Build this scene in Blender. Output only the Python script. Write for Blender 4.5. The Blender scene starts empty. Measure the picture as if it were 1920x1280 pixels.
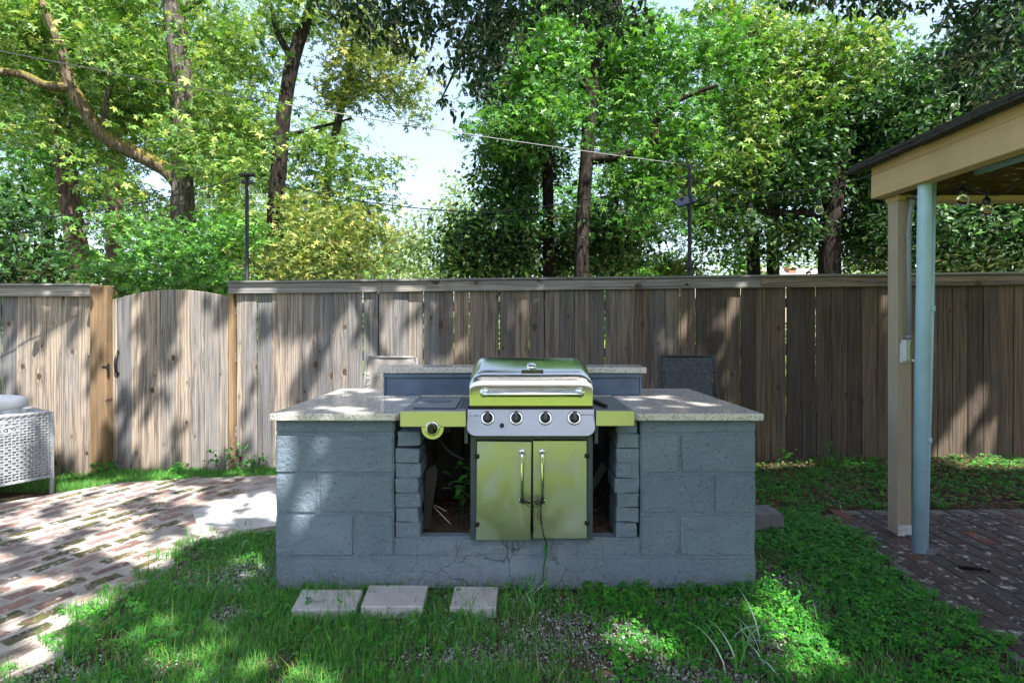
import bpy, bmesh, math, random
import numpy as np
from mathutils import Vector, Matrix

random.seed(7)
rng = np.random.default_rng(7)
D2R = math.radians
scn = bpy.context.scene
COL = scn.collection

# ------------------------------------------------------------------ camera
CAM_H = 1.35
F = 1040.0                       # focal length in pixels of a 1920 px wide frame
cam_d = bpy.data.cameras.new("camera")
cam_d.sensor_width = 36.0
cam_d.lens = 36.0 * F / 1920.0
cam_d.clip_start = 0.05
cam_d.clip_end = 1500
cam = bpy.data.objects.new("camera", cam_d)
cam.location = (0, 0, CAM_H)
cam.rotation_euler = (math.pi / 2, 0, 0)
cam_d.shift_y = -40.0 / 1920.0        # level camera, lens shifted down: upright lines stay upright
COL.objects.link(cam)
scn.camera = cam

def at(px, py, Y):
    """world point seen at photo pixel (px, py) on the plane y = Y"""
    dx, dz, k = px - 960, 600 - py, Y / F
    return Vector((dx * k, Y, CAM_H + dz * k))

# ------------------------------------------------------------------ light
SUN_DIR = Vector((-0.30, 0.45, -0.90)).normalized()      # the way the light travels
w = bpy.data.worlds.new("World")
scn.world = w
w.use_nodes = True
wn, wl = w.node_tree.nodes, w.node_tree.links
wn.clear()
sky = wn.new("ShaderNodeTexSky")
sky.sky_type = 'NISHITA'
sky.sun_disc = False
sky.sun_elevation = math.asin(-SUN_DIR.z)
sky.sun_rotation = math.atan2(-SUN_DIR.x, -SUN_DIR.y)
sky.air_density = 1.0
sky.dust_density = 3.0
sky.ozone_density = 1.0
bg = wn.new("ShaderNodeBackground")
bg.inputs[1].default_value = 0.15
wo = wn.new("ShaderNodeOutputWorld")
veil = wn.new("ShaderNodeMix"); veil.data_type = 'RGBA'          # thin bright haze over the whole sky
veil.inputs['Factor'].default_value = .42
veil.inputs[7].default_value = (1.85, 2.2, 2.65, 1)
wl.new(sky.outputs[0], veil.inputs[6])
wl.new(veil.outputs[2], bg.inputs[0])
wl.new(bg.outputs[0], wo.inputs[0])
sun_d = bpy.data.lights.new("sun", 'SUN')
sun_d.energy = 5.0
sun_d.angle = D2R(0.5)
sun_d.color = (1.0, 0.96, 0.90)
sun = bpy.data.objects.new("sun", sun_d)
sun.rotation_euler = SUN_DIR.to_track_quat('-Z', 'Y').to_euler()
sun.location = (6, -8, 20)
COL.objects.link(sun)
scn.view_settings.view_transform = 'Standard'
scn.view_settings.look = 'None'
scn.view_settings.gamma = 1
scn.view_settings.exposure = 1.77
scn.view_settings.use_curve_mapping = False
scn.cycles.max_bounces = 10
scn.cycles.transparent_max_bounces = 12

# ------------------------------------------------------------------ node helper
class NT:
    def __init__(s, name):
        s.mat = bpy.data.materials.new(name)
        s.mat.use_nodes = True
        s.t = s.mat.node_tree
        s.b = s.t.nodes["Principled BSDF"]
        s.out = s.t.nodes["Material Output"]
    def n(s, typ, ins=None, **props):
        nd = s.t.nodes.new(typ)
        for k, v in props.items():
            setattr(nd, k, v)
        for k, v in (ins or {}).items():
            s.put(nd.inputs[k], v)
        return nd
    def put(s, sock, v):
        if isinstance(v, bpy.types.NodeSocket):
            s.t.links.new(v, sock)
        else:
            if sock.type == 'RGBA' and hasattr(v, '__len__') and len(v) == 3:
                v = (*v, 1)
            sock.default_value = v
    def m(s, op, a, b=0.0, c=0.0, clamp=False):
        nd = s.n("ShaderNodeMath", {0: a, 1: b, 2: c}, operation=op)
        nd.use_clamp = clamp
        return nd.outputs[0]
    def vm(s, op, a, b=(0, 0, 0)):
        nd = s.n("ShaderNodeVectorMath", operation=op)
        s.put(nd.inputs[0], a)
        if op == 'SCALE':
            s.put(nd.inputs['Scale'], b)
            return nd.outputs[0]
        s.put(nd.inputs[1], b)
        return nd.outputs['Value'] if op in ('LENGTH', 'DISTANCE', 'DOT_PRODUCT') else nd.outputs[0]
    def mix(s, f, a, b, blend='MIX'):
        nd = s.n("ShaderNodeMix", data_type='RGBA', blend_type=blend)
        s.put(nd.inputs['Factor'], f); s.put(nd.inputs['A'], a) if False else None
        s.put(nd.inputs[6], a); s.put(nd.inputs[7], b)
        return nd.outputs[2]
    def ramp(s, f, stops, interp='LINEAR'):
        nd = s.n("ShaderNodeValToRGB", {0: f})
        cr = nd.color_ramp
        cr.interpolation = interp
        while len(cr.elements) < len(stops):
            cr.elements.new(0.5)
        for e, (p, c) in zip(cr.elements, stops):
            e.position = p
            e.color = (*c, 1) if hasattr(c, '__len__') else (c, c, c, 1)
        return nd.outputs[0]
    def noise(s, vec, scale, detail=3, rough=.55, dist=0.0):
        return s.n("ShaderNodeTexNoise", {'Vector': vec, 'Scale': scale, 'Detail': detail, 'Roughness': rough, 'Distortion': dist}).outputs[0]
    def smooth(s, v, lo, hi):
        nd = s.n("ShaderNodeMapRange", {0: v, 1: lo, 2: hi, 3: 0.0, 4: 1.0}, interpolation_type='SMOOTHSTEP')
        return nd.outputs[0]
    def obj(s): return s.n("ShaderNodeTexCoord").outputs['Object']
    def pos(s): return s.n("ShaderNodeNewGeometry").outputs['Position']
    def rnd(s): return s.n("ShaderNodeObjectInfo").outputs['Random']
    def isl(s): return s.n("ShaderNodeNewGeometry").outputs['Random Per Island']
    def sep(s, v):
        nd = s.n("ShaderNodeSeparateXYZ", {0: v}); return nd.outputs
    def comb(s, x, y, z):
        return s.n("ShaderNodeCombineXYZ", {0: x, 1: y, 2: z}).outputs[0]
    def bump(s, h, strength=.4, dist=.01, normal=None):
        nd = s.n("ShaderNodeBump", {'Height': h, 'Strength': strength, 'Distance': dist})
        if normal is not None: s.put(nd.inputs['Normal'], normal)
        return nd.outputs[0]
    def set(s, **kw):
        names = dict(color='Base Color', rough='Roughness', metal='Metallic', normal='Normal', spec='Specular IOR Level',
                     trans='Transmission Weight', ior='IOR', alpha='Alpha', coat='Coat Weight', sheen='Sheen Weight', sss='Subsurface Weight')
        for k, v in kw.items():
            s.put(s.b.inputs[names[k]], v)
        return s.mat

def simple(name, color, rough=.6, metal=0.0, bump=0.0, bscale=80, var=.15, spec=.5, nscale=9):
    t = NT(name)
    o = t.obj()
    n1 = t.noise(o, nscale, 4)
    dark = tuple(c * (1 - var) for c in color); light = tuple(min(1, c * (1 + var)) for c in color)
    c = t.ramp(n1, [(.3, dark), (.7, light)])
    kw = dict(color=c, rough=rough, metal=metal, spec=spec)
    if bump: kw['normal'] = t.bump(t.noise(o, bscale, 4), bump, .003)
    return t.set(**kw)

# ------------------------------------------------------------------ materials
def wood_mat(name, cols, knots=True, dark=.8, rough=.85, kn_s=(8.7, 1.9), vary=1.0, lines=1.25):
    """cols: list of three albedo colours mixed per board and along the grain. Grain runs along local z."""
    t = NT(name)
    x, y, z = t.sep(t.obj())[:3]
    r = t.rnd()
    r2 = t.m('FRACT', t.m('MULTIPLY', r, 17.31))
    ox = t.m('MULTIPLY', r, 91.0); oz = t.m('MULTIPLY', r2, 53.0)
    X = t.m('ADD', x, ox); Z = t.m('ADD', z, oz)
    vx = t.m('MULTIPLY', X, kn_s[0]); vz = t.m('MULTIPLY', Z, kn_s[1])
    vo = t.n("ShaderNodeTexVoronoi", {'Vector': t.comb(vx, vz, 0.0), 'Scale': 1.0, 'Randomness': 1.0}, voronoi_dimensions='2D')
    px, py, _ = t.sep(vo.outputs['Position'])[:3]
    cr, cg, cb = t.sep(vo.outputs['Color'])[:3]
    dx = t.m('DIVIDE', t.m('SUBTRACT', vx, px), kn_s[0])
    dz = t.m('DIVIDE', t.m('SUBTRACT', vz, py), kn_s[1])
    k = t.m('GREATER_THAN', cr, .46) if knots else 0.0
    rr = t.m('SQRT', t.m('ADD', t.m('MULTIPLY', dx, dx), t.m('MULTIPLY', t.m('MULTIPLY', dz, dz), .45)))
    fall = t.m('EXPONENT', t.m('MULTIPLY', t.m('MULTIPLY', rr, rr), -650.0))
    u = t.m('SUBTRACT', X, t.m('MULTIPLY', t.m('MULTIPLY', dx, fall), t.m('MULTIPLY', k, .85) if knots else 0.0))
    wob = t.noise(t.comb(t.m('MULTIPLY', X, 5.0), t.m('MULTIPLY', Z, .8), 0.0), 1.0, 2)
    u = t.m('ADD', u, t.m('MULTIPLY', wob, .04))
    g1 = t.noise(t.comb(t.m('MULTIPLY', u, 95.0), t.m('MULTIPLY', y, 30.0), t.m('MULTIPLY', Z, 1.3)), 1.0, 2, .5)
    g2 = t.noise(t.comb(t.m('MULTIPLY', u, 420.0), t.m('MULTIPLY', y, 60.0), t.m('MULTIPLY', Z, 5.0)), 1.0, 2, .6)
    big = t.noise(t.comb(t.m('MULTIPLY', X, 9.0), 0.0, t.m('MULTIPLY', Z, 2.2)), 1.0, 4, .6)
    tone = t.m('ADD', t.m('MULTIPLY', t.m('SUBTRACT', r2, .5), .55 * vary), t.m('MULTIPLY', t.m('SUBTRACT', big, .5), 1.1))
    base = t.ramp(t.m('ADD', tone, .5), [(.15, cols[0]), (.5, cols[1]), (.85, cols[2])])
    line = t.smooth(g1, .42, .66)
    c = t.mix(t.m('MULTIPLY', line, .62 * lines), base, tuple(v * .34 for v in cols[1]))
    c = t.mix(t.m('MULTIPLY', t.smooth(g2, .45, .75), .35 * lines), c, tuple(v * .5 for v in cols[1]))
    # dark weather streaks
    st = t.noise(t.comb(t.m('MULTIPLY', X, 22.0), 3.3, t.m('MULTIPLY', Z, 1.6)), 1.0, 3, .65)
    c = t.mix(t.m('MULTIPLY', t.smooth(st, .52, .70), dark), c, (.075, .07, .07))
    h = t.m('MULTIPLY', line, -.6)
    h = t.m('ADD', h, t.m('MULTIPLY', g2, -.5))
    if knots:
        rad = t.m('ADD', .004, t.m('MULTIPLY', t.m('MULTIPLY', cg, cg), .018))
        q = t.m('DIVIDE', rr, rad)
        halo = t.m('MULTIPLY', t.m('EXPONENT', t.m('MULTIPLY', t.m('MULTIPLY', q, q), -.045)), k)
        halo = t.m('MULTIPLY', halo, t.smooth(t.noise(t.comb(t.m('MULTIPLY', X, 60.0), 0.0, t.m('MULTIPLY', Z, 14.0)), 1.0, 2), .35, .65))
        c = t.mix(t.m('MULTIPLY', halo, .75), c, (.10, .075, .06))
        ks = t.m('MULTIPLY', t.m('SUBTRACT', 1.0, t.smooth(q, .8, 1.25)), k)
        kc = t.ramp(q, [(.0, (.025, .017, .013)), (.5, (.10, .058, .038)), (.95, (.035, .022, .017))])
        c = t.mix(ks, c, kc)
        h = t.m('ADD', h, t.m('MULTIPLY', ks, -1.2))
    return t.set(color=c, rough=rough, spec=.25, normal=t.bump(h, .55, .004))

M = {}
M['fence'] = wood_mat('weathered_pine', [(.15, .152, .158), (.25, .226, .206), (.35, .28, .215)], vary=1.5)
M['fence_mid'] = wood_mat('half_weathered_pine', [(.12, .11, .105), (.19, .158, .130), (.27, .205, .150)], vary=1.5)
M['fence_brown'] = wood_mat('brown_shaded_pine', [(.070, .054, .042), (.112, .084, .062), (.165, .118, .080)], vary=1.5)  # browner wood, with part of the deep shade there put into its colour
M['fence_cap'] = wood_mat('weathered_cap', [(.18, .18, .18), (.26, .25, .24), (.31, .275, .235)], kn_s=(6.5, 1.6), dark=.35)
M['post'] = wood_mat('treated_post', [(.16, .105, .06), (.25, .165, .09), (.32, .235, .15)], dark=.3, lines=.8)

def paint_mat():
    t = NT('slate_blue_masonry_paint')
    p = t.pos()
    z = t.sep(p)[2]
    r = t.rnd()
    n1 = t.noise(p, 3.5, 5, .6); n2 = t.noise(p, 40, 5, .6); n3 = t.noise(p, 160, 3, .6)
    c = t.ramp(t.m('ADD', n1, t.m('MULTIPLY', t.m('SUBTRACT', r, .5), .12)), [(.3, (.130, .172, .216)), (.7, (.178, .226, .276))])
    # thin, washed-out paint on the low sill and dirt at the foot
    xx = t.sep(p)[0]
    sill = t.m('MULTIPLY', t.m('SUBTRACT', 1.0, t.smooth(z, .22, .285)), t.m('MULTIPLY', t.smooth(xx, -.75, -.2), t.m('SUBTRACT', 1.0, t.smooth(xx, .25, .62))))
    worn = t.m('MULTIPLY', sill, t.smooth(t.noise(t.vm('MULTIPLY', p, (14, 14, 5)), 1.0, 5, .65), .38, .66))
    c = t.mix(t.m('MULTIPLY', worn, .55), c, (.25, .27, .30))
    vo = t.n("ShaderNodeTexVoronoi", {'Vector': p, 'Scale': 26.0})
    chip = t.m('MULTIPLY', t.m('LESS_THAN', vo.outputs['Distance'], .075), t.m('GREATER_THAN', t.sep(vo.outputs['Color'])[0], .62))
    chip = t.m('MULTIPLY', chip, t.m('SUBTRACT', 1.0, t.smooth(z, .1, .75)))
    c = t.mix(t.m('MULTIPLY', chip, .8), c, (.42, .43, .43))
    grime = t.m('MULTIPLY', t.m('SUBTRACT', 1.0, t.smooth(z, .0, .11)), t.smooth(n2, .35, .6))
    c = t.mix(t.m('MULTIPLY', grime, .55), c, (.075, .07, .06))
    pit = t.m('MULTIPLY', t.smooth(t.noise(p, 75, 2, .5), .66, .72), -1.4)
    h = t.m('ADD', t.m('ADD', t.m('MULTIPLY', n1, 1.2), t.m('MULTIPLY', n2, 1.0)), t.m('ADD', t.m('MULTIPLY', n3, .35), pit))
    crack = t.n("ShaderNodeTexVoronoi", {'Vector': t.vm('ADD', p, t.vm('SCALE', t.n("ShaderNodeTexNoise", {'Vector': p, 'Scale': 9.0}).outputs['Color'], .16)), 'Scale': 4.2}, feature='DISTANCE_TO_EDGE')
    ck = t.m('MULTIPLY', t.m('SUBTRACT', 1.0, t.smooth(crack.outputs['Distance'], .004, .02)), sill)
    c = t.mix(t.m('MULTIPLY', ck, .75), c, (.045, .05, .06))
    return t.set(color=c, rough=.62, spec=.4, normal=t.bump(h, .85, .011))
M['paint'] = paint_mat()

def granite_mat():
    t = NT('white_granite')
    p = t.obj()
    v1 = t.n("ShaderNodeTexVoronoi", {'Vector': p, 'Scale': 260.0})
    v2 = t.n("ShaderNodeTexVoronoi", {'Vector': p, 'Scale': 130.0})
    n1 = t.noise(p, 6, 4)
    c = t.ramp(t.sep(v1.outputs['Color'])[0], [(.0, (.12, .12, .12)), (.12, (.42, .40, .37)), (.4, (.56, .54, .50)), (1, (.68, .66, .62))], 'LINEAR')
    c = t.mix(t.m('MULTIPLY', t.m('GREATER_THAN', t.sep(v2.outputs['Color'])[1], .86), .6), c, (.13, .125, .12))
    c = t.mix(t.m('MULTIPLY', n1, .3), c, (.36, .33, .29))
    dirt = t.smooth(t.noise(t.pos(), 5, 5, .65), .5, .7)
    rough = t.m('ADD', .11, t.m('MULTIPLY', dirt, .16))
    c = t.mix(t.m('MULTIPLY', dirt, .2), c, (.3, .27, .22))
    return t.set(color=c, rough=rough, spec=.6, normal=t.bump(t.noise(p, 60, 2), .05, .002))
M['granite'] = granite_mat()

def steel_mat(name, col=(.62, .62, .60), rough=.2, smudge=.5, horiz=True, patch=None):
    t = NT(name)
    o = t.obj()
    x, y, z = t.sep(o)[:3]
    br = t.noise(t.comb(t.m('MULTIPLY', x, 5.0 if horiz else 900.0), t.m('MULTIPLY', y, 300.0), t.m('MULTIPLY', z, 900.0 if horiz else 5.0)), 1.0, 2, .6)
    sm = t.noise(o, 7, 5, .62)
    r = t.m('ADD', t.m('ADD', rough, t.m('MULTIPLY', br, .06)), t.m('MULTIPLY', t.smooth(sm, .45, .75), .16 * smudge))
    c = t.mix(t.m('MULTIPLY', t.smooth(sm, .4, .8), .25 * smudge), col, tuple(v * .72 for v in col))
    vo = t.n("ShaderNodeTexVoronoi", {'Vector': o, 'Scale': 34.0})
    sp = t.m('MULTIPLY', t.m('LESS_THAN', vo.outputs['Distance'], .05), t.m('GREATER_THAN', t.sep(vo.outputs['Color'])[0], .5))
    c = t.mix(t.m('MULTIPLY', sp, .35 * smudge), c, (.75, .75, .7))
    if patch:
        pt = t.smooth(t.noise(t.vm('MULTIPLY', o, (5, 5, 3.2)), 1.0, 3, .5, .6), .47, .56)
        r = t.m('ADD', r, t.m('MULTIPLY', pt, patch))
        c = t.mix(t.m('MULTIPLY', pt, .3), c, (.62, .68, .66))
    return t.set(color=c, rough=r, metal=1.0, normal=t.bump(t.m('ADD', t.m('MULTIPLY', br, .25), t.noise(o, 3.0, 2)), .005, .01))
M['steel'] = steel_mat('brushed_steel_lid', (.66, .65, .62), .13, .5)
M['steel_door'] = steel_mat('dull_steel_door', (.60, .61, .57), .30, .9, patch=.07)
M['steel_panel'] = steel_mat('brushed_steel_panel', (.27, .285, .305), .36, .4)
M['steel_shelf'] = steel_mat('steel_shelf_front', (.68, .66, .58), .26, .12)
M['chrome'] = simple('chrome', (.75, .75, .73), .08, 1.0, var=.06)
M['gun'] = simple('blue_grey_enamel', (.075, .095, .125), .35, .4, var=.12)
M['shelf_top'] = simple('grey_shelf_enamel', (.16, .18, .21), .33, .3, bump=.1, var=.2)
M['black'] = simple('black_plastic', (.012, .012, .013), .32, var=.1)
M['soot_shade'] = simple('soot_and_shade_black', (.012, .011, .010), .7, var=.3, bump=.4)  # soot on the firebox, painted shade on timbers inside the opening
M['iron'] = simple('black_iron', (.015, .015, .015), .45, .3, var=.2, bump=.2)
M['bar_blue'] = simple('slate_blue_board', (.085, .125, .19), .45, bump=.15, bscale=30, var=.28, nscale=5)
M['tan'] = wood_mat('tan_painted_timber', [(.50, .335, .185), (.57, .39, .22), (.62, .44, .27)], knots=False, dark=.06, rough=.6, lines=.16, vary=.4)
M['tan_post'] = wood_mat('tan_painted_post', [(.35, .28, .21), (.40, .325, .245), (.44, .36, .28)], knots=False, dark=.06, rough=.6, lines=.16, vary=.4)
M['flash'] = simple('white_painted_flashing', (.55, .56, .56), .5, bump=.3, bscale=40, var=.25, nscale=30)

def peeling():
    t = NT('peeling_brown_paint')
    o = t.obj()
    x, y, z = t.sep(o)[:3]
    n = t.noise(t.comb(t.m('MULTIPLY', x, 10.0), y, t.m('MULTIPLY', z, 55.0)), 1.0, 5, .7)
    base = t.ramp(t.noise(o, 12, 4), [(.3, (.05, .025, .014)), (.7, (.10, .048, .026))])
    c = t.mix(t.smooth(n, .60, .64), base, (.42, .38, .30))
    return t.set(color=c, rough=.8, normal=t.bump(n, .4, .004))
M['peel'] = peeling()

def shingle():
    t = NT('asphalt_shingle')
    o = t.pos()
    c = t.ramp(t.noise(o, 60, 3), [(.3, (.012, .012, .012)), (.7, (.05, .045, .04))])
    return t.set(color=c, rough=.95, normal=t.bump(t.noise(o, 130, 2), .6, .006))
M['shingle'] = shingle()
M['pipe_blue'] = simple('pale_blue_pipe_paint', (.40, .60, .74), .42, bump=.12, bscale=25, var=.12, nscale=6)
M['pvc'] = simple('grey_pvc', (.28, .31, .35), .5, var=.08)
M['white_box'] = simple('white_outlet_box', (.62, .63, .62), .45, bump=.1, var=.12)

def glass_mat(name, tint=(1, 1, 1), rough=.02):
    t = NT(name)
    return t.set(color=tint, rough=rough, trans=1.0, ior=1.2)
M['glass'] = glass_mat('clear_glass')
M['smoke_plastic'] = glass_mat('smoked_clear_plastic', (.55, .60, .55), .15)

def brick_mat(name, stops, scuff, scol, moss=.0, wet=.7, edge=False):
    t = NT(name)
    o = t.obj(); p = t.pos(); r = t.rnd()
    r2 = t.m('FRACT', t.m('MULTIPLY', r, 23.7))
    c = t.ramp(r, stops)
    n = t.noise(p, 22, 5, .65)
    c = t.mix(t.m('MULTIPLY', t.smooth(n, .4, .7), .5), c, t.mix(.5, c, (.03, .025, .022)))
    if moss:
        c = t.mix(t.m('MULTIPLY', t.m('GREATER_THAN', r2, 1 - moss), t.smooth(t.noise(p, 30, 3), .34, .5)), c, t.ramp(t.noise(p, 9, 3), [(.35, (.028, .03, .014)), (.65, (.085, .08, .025))]))
    s = t.smooth(t.noise(t.vm('ADD', p, (7, 3, 0)), 17, 6, .72), scuff, scuff + .10)
    if edge:
        ox, oy, _ = t.sep(o)[:3]
        e = t.m('MAXIMUM', t.m('DIVIDE', t.m('ABSOLUTE', ox), .041), t.m('DIVIDE', t.m('ABSOLUTE', oy), .092))
        e = t.m('ADD', e, t.m('MULTIPLY', t.m('SUBTRACT', t.noise(p, 24, 4, .6), .5), 1.1))
        s = t.m('MAXIMUM', s, t.smooth(e, .86, 1.08))
    c = t.mix(s, c, scol)
    h = t.m('ADD', t.m('MULTIPLY', n, 1.0), t.m('MULTIPLY', t.noise(p, 120, 3), .5))
    return t.set(color=c, rough=wet, spec=.35, normal=t.bump(h, .6, .006))
M['brick_left'] = brick_mat('old_patio_brick', [(.0, (.10, .062, .052)), (.25, (.24, .14, .115)), (.5, (.15, .115, .115)), (.72, (.27, .19, .15)), (1, (.085, .075, .075))], .55, (.38, .34, .30), moss=.33, edge=True)
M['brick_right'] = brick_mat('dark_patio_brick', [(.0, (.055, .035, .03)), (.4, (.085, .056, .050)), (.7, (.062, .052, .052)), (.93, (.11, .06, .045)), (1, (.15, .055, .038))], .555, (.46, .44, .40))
M['brick_house'] = brick_mat('chimney_brick', [(.0, (.30, .11, .07)), (1, (.38, .16, .10))], .8, (.4, .3, .25))
M['dark_brick'] = brick_mat('unpainted_shade_dark_brick', [(.0, (.02, .017, .015)), (1, (.045, .035, .03))], .68, (.10, .09, .08))  # near-black albedo paints in the darkness of the opening

def ground_like(name, stops, scale, bump=.6, bscale=90, extra=None, rough=.95):
    t = NT(name)
    p = t.pos()
    c = t.ramp(t.noise(p, scale, 6, .65), stops)
    if extra:
        thr, col, sc = extra
        c = t.mix(t.smooth(t.noise(p, sc, 5, .6), thr, thr + .12), c, col)
    return t.set(color=c, rough=rough, spec=.2, normal=t.bump(t.noise(p, bscale, 4, .65), bump, .01))
M['mortar'] = ground_like('sun_bleached_mortar', [(.3, (.19, .165, .14)), (.5, (.30, .27, .24)), (.7, (.42, .385, .345))], 5, .5, 60, (.57, (.13, .11, .09), 4))
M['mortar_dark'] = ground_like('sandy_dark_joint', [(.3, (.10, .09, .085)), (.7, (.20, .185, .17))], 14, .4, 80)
M['concrete'] = ground_like('pale_concrete', [(.3, (.34, .335, .32)), (.7, (.47, .46, .44))], 3.5, .3, 90, (.60, (.30, .27, .24), 6))
M['paver'] = ground_like('grey_concrete_paver', [(.3, (.36, .355, .36)), (.7, (.47, .46, .46))], 8, .45, 160, (.58, (.22, .205, .18), 9))
M['old_concrete'] = ground_like('old_dark_concrete', [(.3, (.12, .125, .13)), (.7, (.22, .22, .22))], 10, .5, 90)

def soil_mat():
    t = NT('soil_and_litter')
    p = t.pos()
    x, y, z = t.sep(p)[:3]
    c = t.ramp(t.noise(p, 22, 6, .7), [(.28, (.035, .026, .02)), (.5, (.075, .055, .04)), (.72, (.15, .11, .08))])
    g = t.smooth(t.m('ADD', y, t.m('MULTIPLY', t.noise(p, 2.2, 4), 1.2)), 2.3, 1.7)
    g2 = t.smooth(y, 7.0, 12.0)
    gc = t.ramp(t.noise(p, 4, 6, .7), [(.3, (.08, .13, .018)), (.7, (.155, .22, .034))])
    c = t.mix(t.m('MAXIMUM', g, g2), c, gc)
    return t.set(color=c, rough=.98, spec=.1, normal=t.bump(t.noise(p, 55, 5, .7), .8, .02))
M['soil'] = soil_mat()

def leaf_mat(name, stops, transl=.38, gloss=.22, rough=.5):
    t = NT(name)
    i = t.isl()
    c = t.ramp(i, stops)
    d = t.n("ShaderNodeBsdfDiffuse", {'Color': c})
    tc = t.mix(1.0, c, (1.15, 1.3, .55), 'MULTIPLY')
    tr = t.n("ShaderNodeBsdfTranslucent", {'Color': tc})
    mx = t.n("ShaderNodeMixShader", {0: transl, 1: d.outputs[0], 2: tr.outputs[0]})
    gl = t.n("ShaderNodeBsdfGlossy", {'Color': (.9, .95, .9, 1), 'Roughness': rough})
    fr = t.n("ShaderNodeFresnel", {'IOR': 1.35})
    mx2 = t.n("ShaderNodeMixShader", {0: t.m('MULTIPLY', fr.outputs[0], gloss * 2), 1: mx.outputs[0], 2: gl.outputs[0]})
    t.t.links.new(mx2.outputs[0], t.out.inputs[0])
    return t.mat
M['leaf_gum'] = leaf_mat('sweetgum_leaf', [(0, (.035, .10, .016)), (.5, (.11, .225, .035)), (.8, (.22, .34, .065)), (1, (.42, .44, .13))])
M['leaf_yellow'] = leaf_mat('yellowing_leaf', [(0, (.06, .11, .025)), (.5, (.17, .23, .05)), (.85, (.32, .34, .09)), (1, (.48, .40, .14))])
M['leaf_green'] = leaf_mat('fresh_green_leaf', [(0, (.022, .10, .014)), (.6, (.075, .23, .028)), (1, (.22, .42, .07))])
M['leaf_dark'] = leaf_mat('dark_evergreen_leaf', [(0, (.012, .045, .013)), (.6, (.028, .088, .022)), (1, (.08, .19, .035))], .28, .3, .4)  # evergreen green, albedo lowered further to paint in the crown's shade
M['leaf_oak'] = leaf_mat('dark_oak_leaf', [(0, (.010, .036, .016)), (.6, (.020, .058, .024)), (1, (.035, .085, .028))], .2, .25)  # near-black greens carry the shade of the backlit boughs
M['leaf_far'] = leaf_mat('distant_leaf', [(0, (.14, .21, .09)), (.6, (.20, .27, .13)), (1, (.28, .33, .17))], .4, .2)  # paler greens stand in for sunlight and haze on far trees
M['grass'] = leaf_mat('lawn_blade', [(0, (.028, .16, .025)), (.45, (.062, .27, .035)), (.87, (.15, .36, .05)), (1, (.34, .34, .13))], .4, .3)
M['clover'] = leaf_mat('weed_leaf', [(0, (.02, .14, .014)), (.6, (.045, .26, .02)), (1, (.12, .36, .04))], .4, .25)
M['dry_leaf'] = leaf_mat('dry_leaf', [(0, (.10, .045, .02)), (.5, (.17, .085, .045)), (1, (.28, .17, .09))], .15, .1)
def pebble_mat():
    t = NT('pale_gravel')
    return t.set(color=t.ramp(t.isl(), [(0, (.09, .085, .085)), (.45, (.22, .22, .22)), (1, (.46, .46, .47))]), rough=.8)
M['gravel'] = pebble_mat()

def bark_mat(name, a, b, moss=0.0):
    t = NT(name)
    p = t.pos()
    v = t.vm('MULTIPLY', p, (1, 1, .22))
    n = t.noise(v, 28, 5, .7, .4)
    c = t.ramp(n, [(.36, tuple(q * .35 for q in a)), (.5, a), (.68, b)])
    if moss:
        nz = t.sep(t.n("ShaderNodeNewGeometry").outputs['Normal'])[2]
        mm = t.m('MULTIPLY', t.smooth(t.m('ADD', nz, t.m('MULTIPLY', t.noise(p, 9, 4), .9)), .4, .9), moss)
        c = t.mix(mm, c, t.ramp(t.noise(p, 30, 3), [(.3, (.09, .09, .02)), (.7, (.20, .16, .045))]))
    return t.set(color=c, rough=.95, spec=.15, normal=t.bump(n, 1.0, .03))
M['bark'] = bark_mat('grey_bark', (.085, .072, .062), (.21, .19, .17), .15)
M['bark_brown'] = bark_mat('red_brown_bark', (.10, .068, .05), (.23, .17, .135))
M['bark_dark'] = bark_mat('dark_bark', (.022, .018, .015), (.062, .052, .045))
M['bark_moss'] = bark_mat('mossy_bark', (.12, .09, .06), (.26, .21, .16), .95)
M['cable'] = simple('black_cable', (.012, .012, .012), .5)
M['cable_grey'] = simple('grey_service_cable', (.20, .20, .20), .6)
M['filament'] = simple('amber_filament', (.5, .28, .08), .4, .5)
M['wicker'] = simple('grey_wicker', (.27, .285, .30), .6, bump=.3, bscale=200, var=.2, nscale=25)
M['cushion'] = simple('white_cushion', (.60, .60, .61), .9, bump=.25, bscale=220, var=.06)
def sling_mat(name, a, b):
    t = NT(name)
    o = t.obj()
    wv = t.n("ShaderNodeTexVoronoi", {'Vector': t.vm('ADD', o, t.vm('SCALE', t.n("ShaderNodeTexNoise", {'Vector': o, 'Scale': 14.0}).outputs['Color'], .09)), 'Scale': 15.0}, feature='DISTANCE_TO_EDGE')
    ln = t.m('SUBTRACT', 1.0, t.smooth(wv.outputs['Distance'], .03, .07))
    x, y, z = t.sep(o)[:3]
    we = t.m('MULTIPLY', t.m('SINE', t.m('MULTIPLY', x, 2600.0)), t.m('SINE', t.m('MULTIPLY', z, 2600.0)))
    c = t.mix(t.m('MULTIPLY', ln, .5), a, b)
    return t.set(color=c, rough=.8, normal=t.bump(we, .2, .001))
M['sling_grey'] = sling_mat('grey_sling', (.13, .14, .155), (.24, .25, .27))
M['sling_cream'] = sling_mat('cream_sling', (.40, .37, .34), (.46, .43, .40))
M['frame_bronze'] = simple('dark_chair_frame', (.03, .032, .035), .4, .4)
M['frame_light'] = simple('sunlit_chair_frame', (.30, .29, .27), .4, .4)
M['house_wall'] = simple('beige_siding', (.42, .34, .25), .8, var=.08)
M['house_roof'] = simple('weathered_shingle_roof', (.30, .25, .22), .9, bump=.4, var=.2)
M['trim_green'] = simple('pale_green_trim', (.42, .47, .30), .7)
M['pole_wood'] = simple('pale_utility_pole', (.36, .34, .30), .85, bump=.3, var=.2)
M['solar'] = simple('solar_cell', (.015, .02, .035), .15, .2)
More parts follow.
